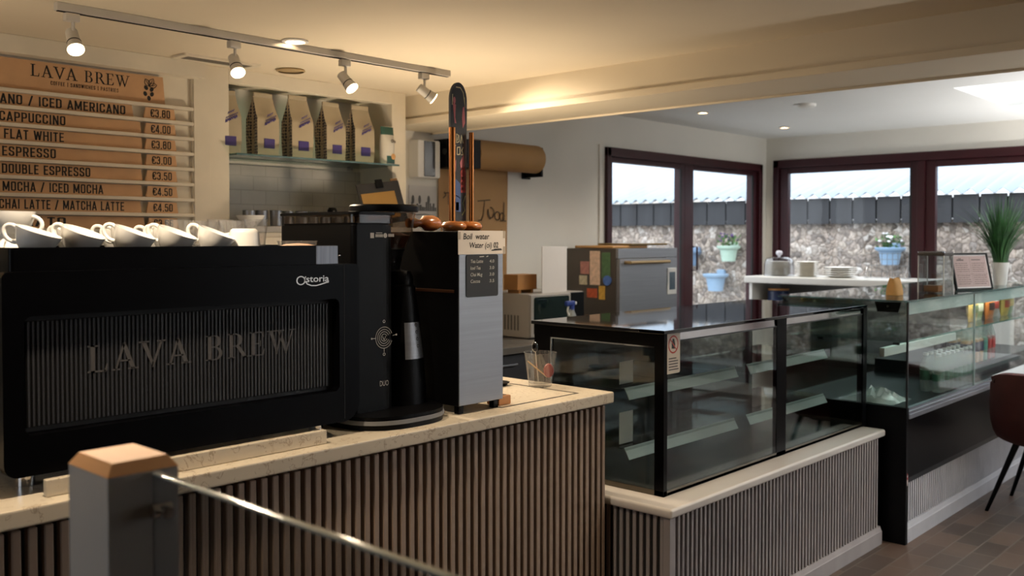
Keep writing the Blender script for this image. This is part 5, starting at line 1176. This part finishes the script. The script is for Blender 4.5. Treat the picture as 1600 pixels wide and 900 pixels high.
# ------------------------------------------------------------------ kitchen side along the back wall
kb = thing('kitchen_counter', 'dark grey counter along the white back wall carrying the microwave', 'counter', (4.6, 4.1, 0))
B().box(3.76, 3.72, .875, 5.28, 4.445, .915, .004).obj('worktop', M('grey_stone_top', '55524e', .35), kb)
B().box(3.78, 3.78, .1, 5.27, 4.44, .875).obj('body', M('charcoal_cabinet', '34353a', .5), kb)
B().box(3.80, 3.84, 0, 5.25, 4.42, .10).obj('plinth', m_satin, kb)
for k in range(3):
    d = B().box(3.785 + .495 * k, 3.762, .115, 3.785 + .495 * k + .488, 3.782, .870, .003).obj('door', MATS['charcoal_cabinet'], kb)
    B().box(3.95 + .495 * k, 3.745, .80, 4.10 + .495 * k, 3.757, .812, .003).obj('handle', m_steel, d)
mw = thing('microwave_oven', 'grey microwave with dark glass door on the kitchen counter', 'microwave', (4.66, 4.1, .9155))
mx0, my0, mz0, mz1 = 4.405, 3.925, .9205, 1.195
m_mw = M('warm_grey_casing', '9b948c', .45, .3, var=.04)
B().box(mx0, my0 + .01, mz0, 4.945, 4.37, mz1, .006).obj('casing', m_mw, mw)
d = B().box(mx0 + .004, my0 - .004, mz0 + .006, 4.80, my0 + .012, mz1 - .004, .006).obj('door', m_mw, mw)
B().prism(rrect(mx0 + .03, mz0 + .02, 4.78, mz1 - .02, .015), 'xz', my0 - .006, my0 - .003).obj('door_glass', M('teal_dark_glass', '16201f', .06), d)
B().box(4.804, my0 - .003, mz0 + .006, 4.940, my0 + .012, mz1 - .004, .004).obj('control_panel', m_satin, mw)
b = B()
for k in range(6): b.box(mx0 - .0015, 4.02 + .028 * k, .965, mx0 + .001, 4.034 + .028 * k, 1.06)
b.obj('side_vents', M('vent_dark', '57524c', .6), mw)
for x in (mx0 + .03, 4.90):
    for y in (3.96, 4.33): B().cyl((x, y, .9155), (x, y, .922), .012, n=12).obj('foot', m_rubber, mw)
wbx = thing('wooden_box', 'small wooden box on short feet standing on the microwave', 'box', (4.50, 4.10, 1.195))
B().box(4.415, 4.04, 1.217, 4.60, 4.16, 1.315, .004).obj('box', M('honey_wood', '9a6a33', .5, var=.2, vs=6, stretch=(.2, 1, 1)), wbx)
for x in (4.44, 4.555): B().box(x, 4.05, 1.1955, x + .02, 4.15, 1.218, .002).obj('foot', MATS['honey_wood'], wbx)
sh_ = B().box(4.545, 3.948, 1.1955, 4.790, 3.953, 1.492, .001)
tag(sh_.obj('blank_sheet', M('white_sheet', 'd5cfc9', .7, var=.02), None, (4.66, 3.95, 1.196)), 'blank white sheet standing upright on the microwave', 'sheet')
sb = thing('spray_bottle', 'clear spray bottle with a blue trigger head before the microwave', 'spray bottle', (4.66, 3.80, .915))
B().lathe([(0, 0), (.034, 0), (.037, .004), (.037, .12), (.016, .17), (.013, .185), (0, .185)], (4.66, 3.80, .9155), 28).obj('bottle', m_pet, sb, angle=50)
b = B().box(4.60, 3.787, 1.118, 4.685, 3.813, 1.150, .008); b.cyl((4.66, 3.80, 1.095), (4.66, 3.80, 1.125), .016, n=20); h_ = b.obj('trigger_head', M('blue_plastic', '20357c', .4), sb)
B().tube([(4.625, 3.80, 1.118), (4.618, 3.80, 1.09), (4.630, 3.80, 1.06)], .006, 8).obj('trigger', m_whitecap, h_)
B().box(4.684, 3.790, 1.125, 4.700, 3.810, 1.143, .003).obj('nozzle', m_whitecap, h_)

ov = thing('steel_oven', 'stainless double oven with long bar handles by the sliding door', 'oven', (5.68, 4.15, 0))
ox0, ox1, oy0 = 5.310, 6.045, 3.918
B().box(ox0, oy0 + .02, .08, ox1, 4.40, 1.472, .004).obj('casing', M('dark_steel_side', '5b544d', .4, .7, var=.08), ov)
B().box(ox0 + .02, oy0 + .06, 0, ox1 - .02, 4.36, .08).obj('plinth', m_satin, ov)
B().box(ox0, oy0, 1.405, ox1, oy0 + .022, 1.472, .002).obj('top_fascia', m_steel, ov)
B().box(5.895, oy0, .08, ox1, oy0 + .022, 1.403, .002).obj('control_column', m_steel, ov)
for z0, z1 in ((1.005, 1.400), (.56, 1.00), (.10, .555)):
    d = B().box(ox0 + .003, oy0 - .012, z0, 5.890, oy0 + .02, z1, .004).obj('oven_door', m_steel, ov)
    B().tube([(5.375, oy0 - .012, z1 - .025), (5.375, oy0 - .055, z1 - .025), (5.86, oy0 - .055, z1 - .025), (5.86, oy0 - .012, z1 - .025)], .012, 12).obj('bar_handle', M('pale_brass', 'b49a72', .3, .9), d)
dd = B().box(5.912, oy0 - .006, 1.13, 6.032, oy0 + .002, 1.325, .006).obj('control_display', m_white, ov)
B().box(5.935, oy0 - .0075, 1.165, 6.010, oy0 - .005, 1.295).obj('screen', M('grey_screen', '4c5a66', .15), dd)
def magnet(nm, lab, cat, y0, y1, z0, z1, col, rnd=False):
    b = B()
    if rnd: b.cyl((ox0 - .0005, (y0 + y1) / 2, (z0 + z1) / 2), (ox0 - .008, (y0 + y1) / 2, (z0 + z1) / 2), (z1 - z0) / 2, n=24)
    else: b.box(ox0 - .003, y0, z0, ox0 - .0006, y1, z1, .0006)
    c = Vector((ox0, (y0 + y1) / 2, (z0 + z1) / 2))
    tag(b.obj(nm, M('print_' + col, col, .6, var=.18, vs=40), None, c), lab, cat, 'papers and magnets on the oven side')
magnet('paper_note', 'tall cream paper note stuck on the oven side', 'note', 4.075, 4.165, 1.215, 1.455, 'd9b79b')
magnet('photo_print', 'landscape photo with green meadow stuck on the oven side', 'photo', 3.985, 4.060, 1.265, 1.445, '4d6a44')
magnet('round_magnet', 'round blue magnet on the oven side', 'magnet', 3.975, 4.045, 1.215, 1.285, '4a6aa8', True)
magnet('yellow_magnet', 'yellow pineapple shaped magnet on the oven side', 'magnet', 4.03, 4.085, 1.115, 1.21, 'c79a3e')
magnet('red_sticker', 'red and orange sticker low on the oven side', 'sticker', 4.10, 4.19, 1.125, 1.19, 'c45a34')
magnet('pink_flyer', 'pinkish flyer partly behind the cream note on the oven side', 'flyer', 4.17, 4.25, 1.29, 1.38, 'b4796c')
magnet('small_card', 'small pale card near the rear edge of the oven side', 'card', 4.19, 4.26, 1.215, 1.28, 'c4b89a')
magnet('orange_sticker', 'orange sticker at the bottom of the oven side', 'sticker', 4.11, 4.20, .955, 1.0, 'c07a35')
bd = B().box(5.33, 3.98, 1.4735, 5.75, 4.32, 1.492, .005).obj('cutting_board', M('pale_beech', 'b98a52', .5, var=.15, vs=5, stretch=(.2, 1, 1)), None, (5.54, 4.15, 1.4735))
tag(bd, 'pale wooden cutting board lying on top of the oven', 'cutting board')
bd2 = B().box(5.52, 3.96, 1.4925, 5.98, 4.26, 1.508, .005).obj('cutting_board', M('olive_wood', '6b5527', .5, var=.3, vs=5, stretch=(.2, 1, 1)), None, (5.75, 4.11, 1.4925))
tag(bd2, 'darker wooden board overlapping the pale one on the oven', 'cutting board')

# things fixed to the back wall
kd = thing('paper_roll_holder', 'wall holder with a big kraft paper roll, its sheet hanging with handwriting', 'paper roll', (4.5, YB - .1, 2.08))
B().box(4.075, YB - .20, 1.985, 4.30, YB - .001, 2.165, .004).xf(Matrix.Identity(4)).obj('bracket', m_satin, kd)
B().box(4.928, YB - .16, 1.965, 4.948, YB - .001, 2.165, .003).box(4.90, YB - .012, 1.955, 4.985, YB - .001, 2.165, .003).obj('bracket', m_satin, kd)
m_roll = M('kraft_paper', 'a07a4c', .7, var=.05, vs=5)
B().cyl((4.30, YB - .11, 2.085), (4.925, YB - .11, 2.085), .095, n=40).obj('roll', m_roll, kd)
B().cyl((4.065, YB - .11, 2.085), (4.975, YB - .11, 2.085), .02, n=16).obj('spindle', m_rubber, kd)
B().grid(lambda u, v: (4.105 + .64 * u, YB - .012 - .006 * math.sin(3 * v + 2 * u), 2.06 - 1.02 * v), 8, 14).obj('hanging_sheet', m_roll, kd, angle=80)
b = B(); yw = YB - .0205
cur = lambda pts, w=.008: stroke(pts, w)
b.polys(cur([(4.45, 1.79), (4.57, 1.80)]) + cur([(4.515, 1.79), (4.505, 1.70), (4.485, 1.665), (4.455, 1.662)]) + cur([(4.545, 1.735), (4.57, 1.67)]) + cur(arcpts(4.575, 1.715, .03, .035, 100, -220, 16)) + cur(arcpts(4.64, 1.695, .025, .028, 0, 350, 16)) + cur([(4.705, 1.79), (4.70, 1.665), (4.725, 1.66)]) + cur(arcpts(4.685, 1.69, .022, .026, 0, 340, 14)), (0, yw, 0), X3, Z3)
b.polys(cur([(4.15, 1.83), (4.24, 1.845)]) + cur([(4.19, 1.84), (4.185, 1.76)]) + cur([(4.14, 1.80), (4.165, 1.82), (4.15, 1.84)]) + cur([(4.225, 1.74), (4.20, 1.60)], .01) + cur([(4.68, 1.60), (4.70, 1.53), (4.69, 1.50)]) + cur([(4.655, 1.575), (4.72, 1.565)]) + cur([(4.655, 1.51), (4.715, 1.545)]), (0, yw, 0), X3, Z3)
b.obj('handwritten_text', M('charcoal_scribble', '4d3c28', .8), kd, recalc=False)
dp = thing('towel_dispenser', 'white wall dispenser with dark grey window beside the paper roll', 'dispenser', (3.97, YB - .05, 2.03))
B().box(3.868, YB - .09, 1.915, 4.055, YB - .001, 2.150, .012).obj('case', m_white, dp)
B().box(3.915, YB - .096, 1.925, 4.005, YB - .089, 2.142, .004).obj('window', M('dark_smoke_panel', '35322f', .15), dp)
ap = thing('monochrome_poster', 'white poster with a grey ink skyline on the wall below the dispenser', 'poster', (3.98, YB, 1.72))
B().box(3.868, YB - .004, 1.47, 4.10, YB - .001, 1.872, 0).obj('paper', M('poster_white', 'cfcbc6', .7, var=.03), ap)
b = B(); g = random.Random(9); ps_ = []
x = 3.87
while x < 4.09:
    wd = g.uniform(.008, .02); ps_.append(rect(x, 1.715, x + wd, 1.735 + g.random() * .04)); x += wd + .002
for cx in (3.90, 3.955, 4.03): ps_.append(disc(cx, 1.785, .012, .028, 12))
ps_ += [disc(3.98, 1.60, .02, .03, 14), rect(3.965, 1.545, 3.995, 1.60)] + stroke([(3.88, 1.70), (3.93, 1.69), (4.0, 1.695), (4.08, 1.685)], .006)
b.polys(ps_, (0, YB - .0046, 0), X3, Z3).obj('ink_drawing', M('grey_ink', '5b5a58', .8), ap, recalc=False)

# ------------------------------------------------------------------ table and chair by the fridge
tb_ = thing('cafe_table', 'white topped square cafe table by the drinks fridge', 'table', (6.45, 1.33, 0))
B().box(5.93, .98, .722, 7.1, 1.695, .750, .004).obj('top', M('white_marble_top', 'd9d6d8', .2, var=.03, vs=4), tb_)
B().cyl((6.5, 1.33, .02), (6.5, 1.33, .722), .035, n=24).obj('column', m_satin, tb_)
B().lathe([(0, 0), (.26, 0), (.262, .012), (.05, .03), (0, .03)], (6.5, 1.33, .0005), 36).obj('base', m_satin, tb_)
m_velvet = M('dark_red_velvet', '45140d', .85, var=.2, vs=6, bump=.2, bs=40)
chd = thing('velvet_chair', 'dark red upholstered chair with splayed black legs at the white table', 'chair', (5.88, 1.33, 0))
def shellp(side):
    def f(u, v):
        # u: across (Y), v: from front of the seat to the top of the back
        a = -1 + 2 * u; yy = 1.345 + .250 * a * (1 - .05 * max(0, v - .75) / .25)
        if v < .5: s = v / .5; xx = 6.12 - .44 * s; zz = .455 - .02 * math.sin(math.pi * s)
        else:
            s = (v - .5) / .5; ang = min(1, s * 3); xx = 5.68 - .06 * math.sin(ang * math.pi / 2) - .035 * s; zz = .455 + .365 * s - .02 * (1 - ang) * 0
        curl = abs(a) ** 3; xx += .10 * curl * (1 if v > .5 else v * 2) * (1 - .3 * max(0, v - .8) / .2); zz += (.02 * curl if v < .5 else .02 * curl * (1 - (v - .5) * 2)) - (.025 * abs(a) ** 6 if v > .96 else 0)
        return (xx, yy, zz)
    return f
b = B(); b.grid(shellp(1), 20, 30); shl = b.obj('shell', m_velvet, chd, angle=80)
sm = shl.modifiers.new('thick', 'SOLIDIFY'); sm.thickness = .05; sm.offset = 1
bv = shl.modifiers.new('round', 'BEVEL'); bv.width = .016; bv.segments = 3; bv.limit_method = 'ANGLE'; bv.angle_limit = R(50)
for (x0_, y0_, x1_, y1_) in ((5.74, 1.50, 5.76, 1.665), (5.74, 1.18, 5.76, 1.02), (6.04, 1.50, 6.20, 1.655), (6.04, 1.18, 6.20, 1.03)):
    B().cyl((x1_, y1_, .0), (x0_, y0_, .43), .010, .018, 16).obj('leg', m_satin, chd)
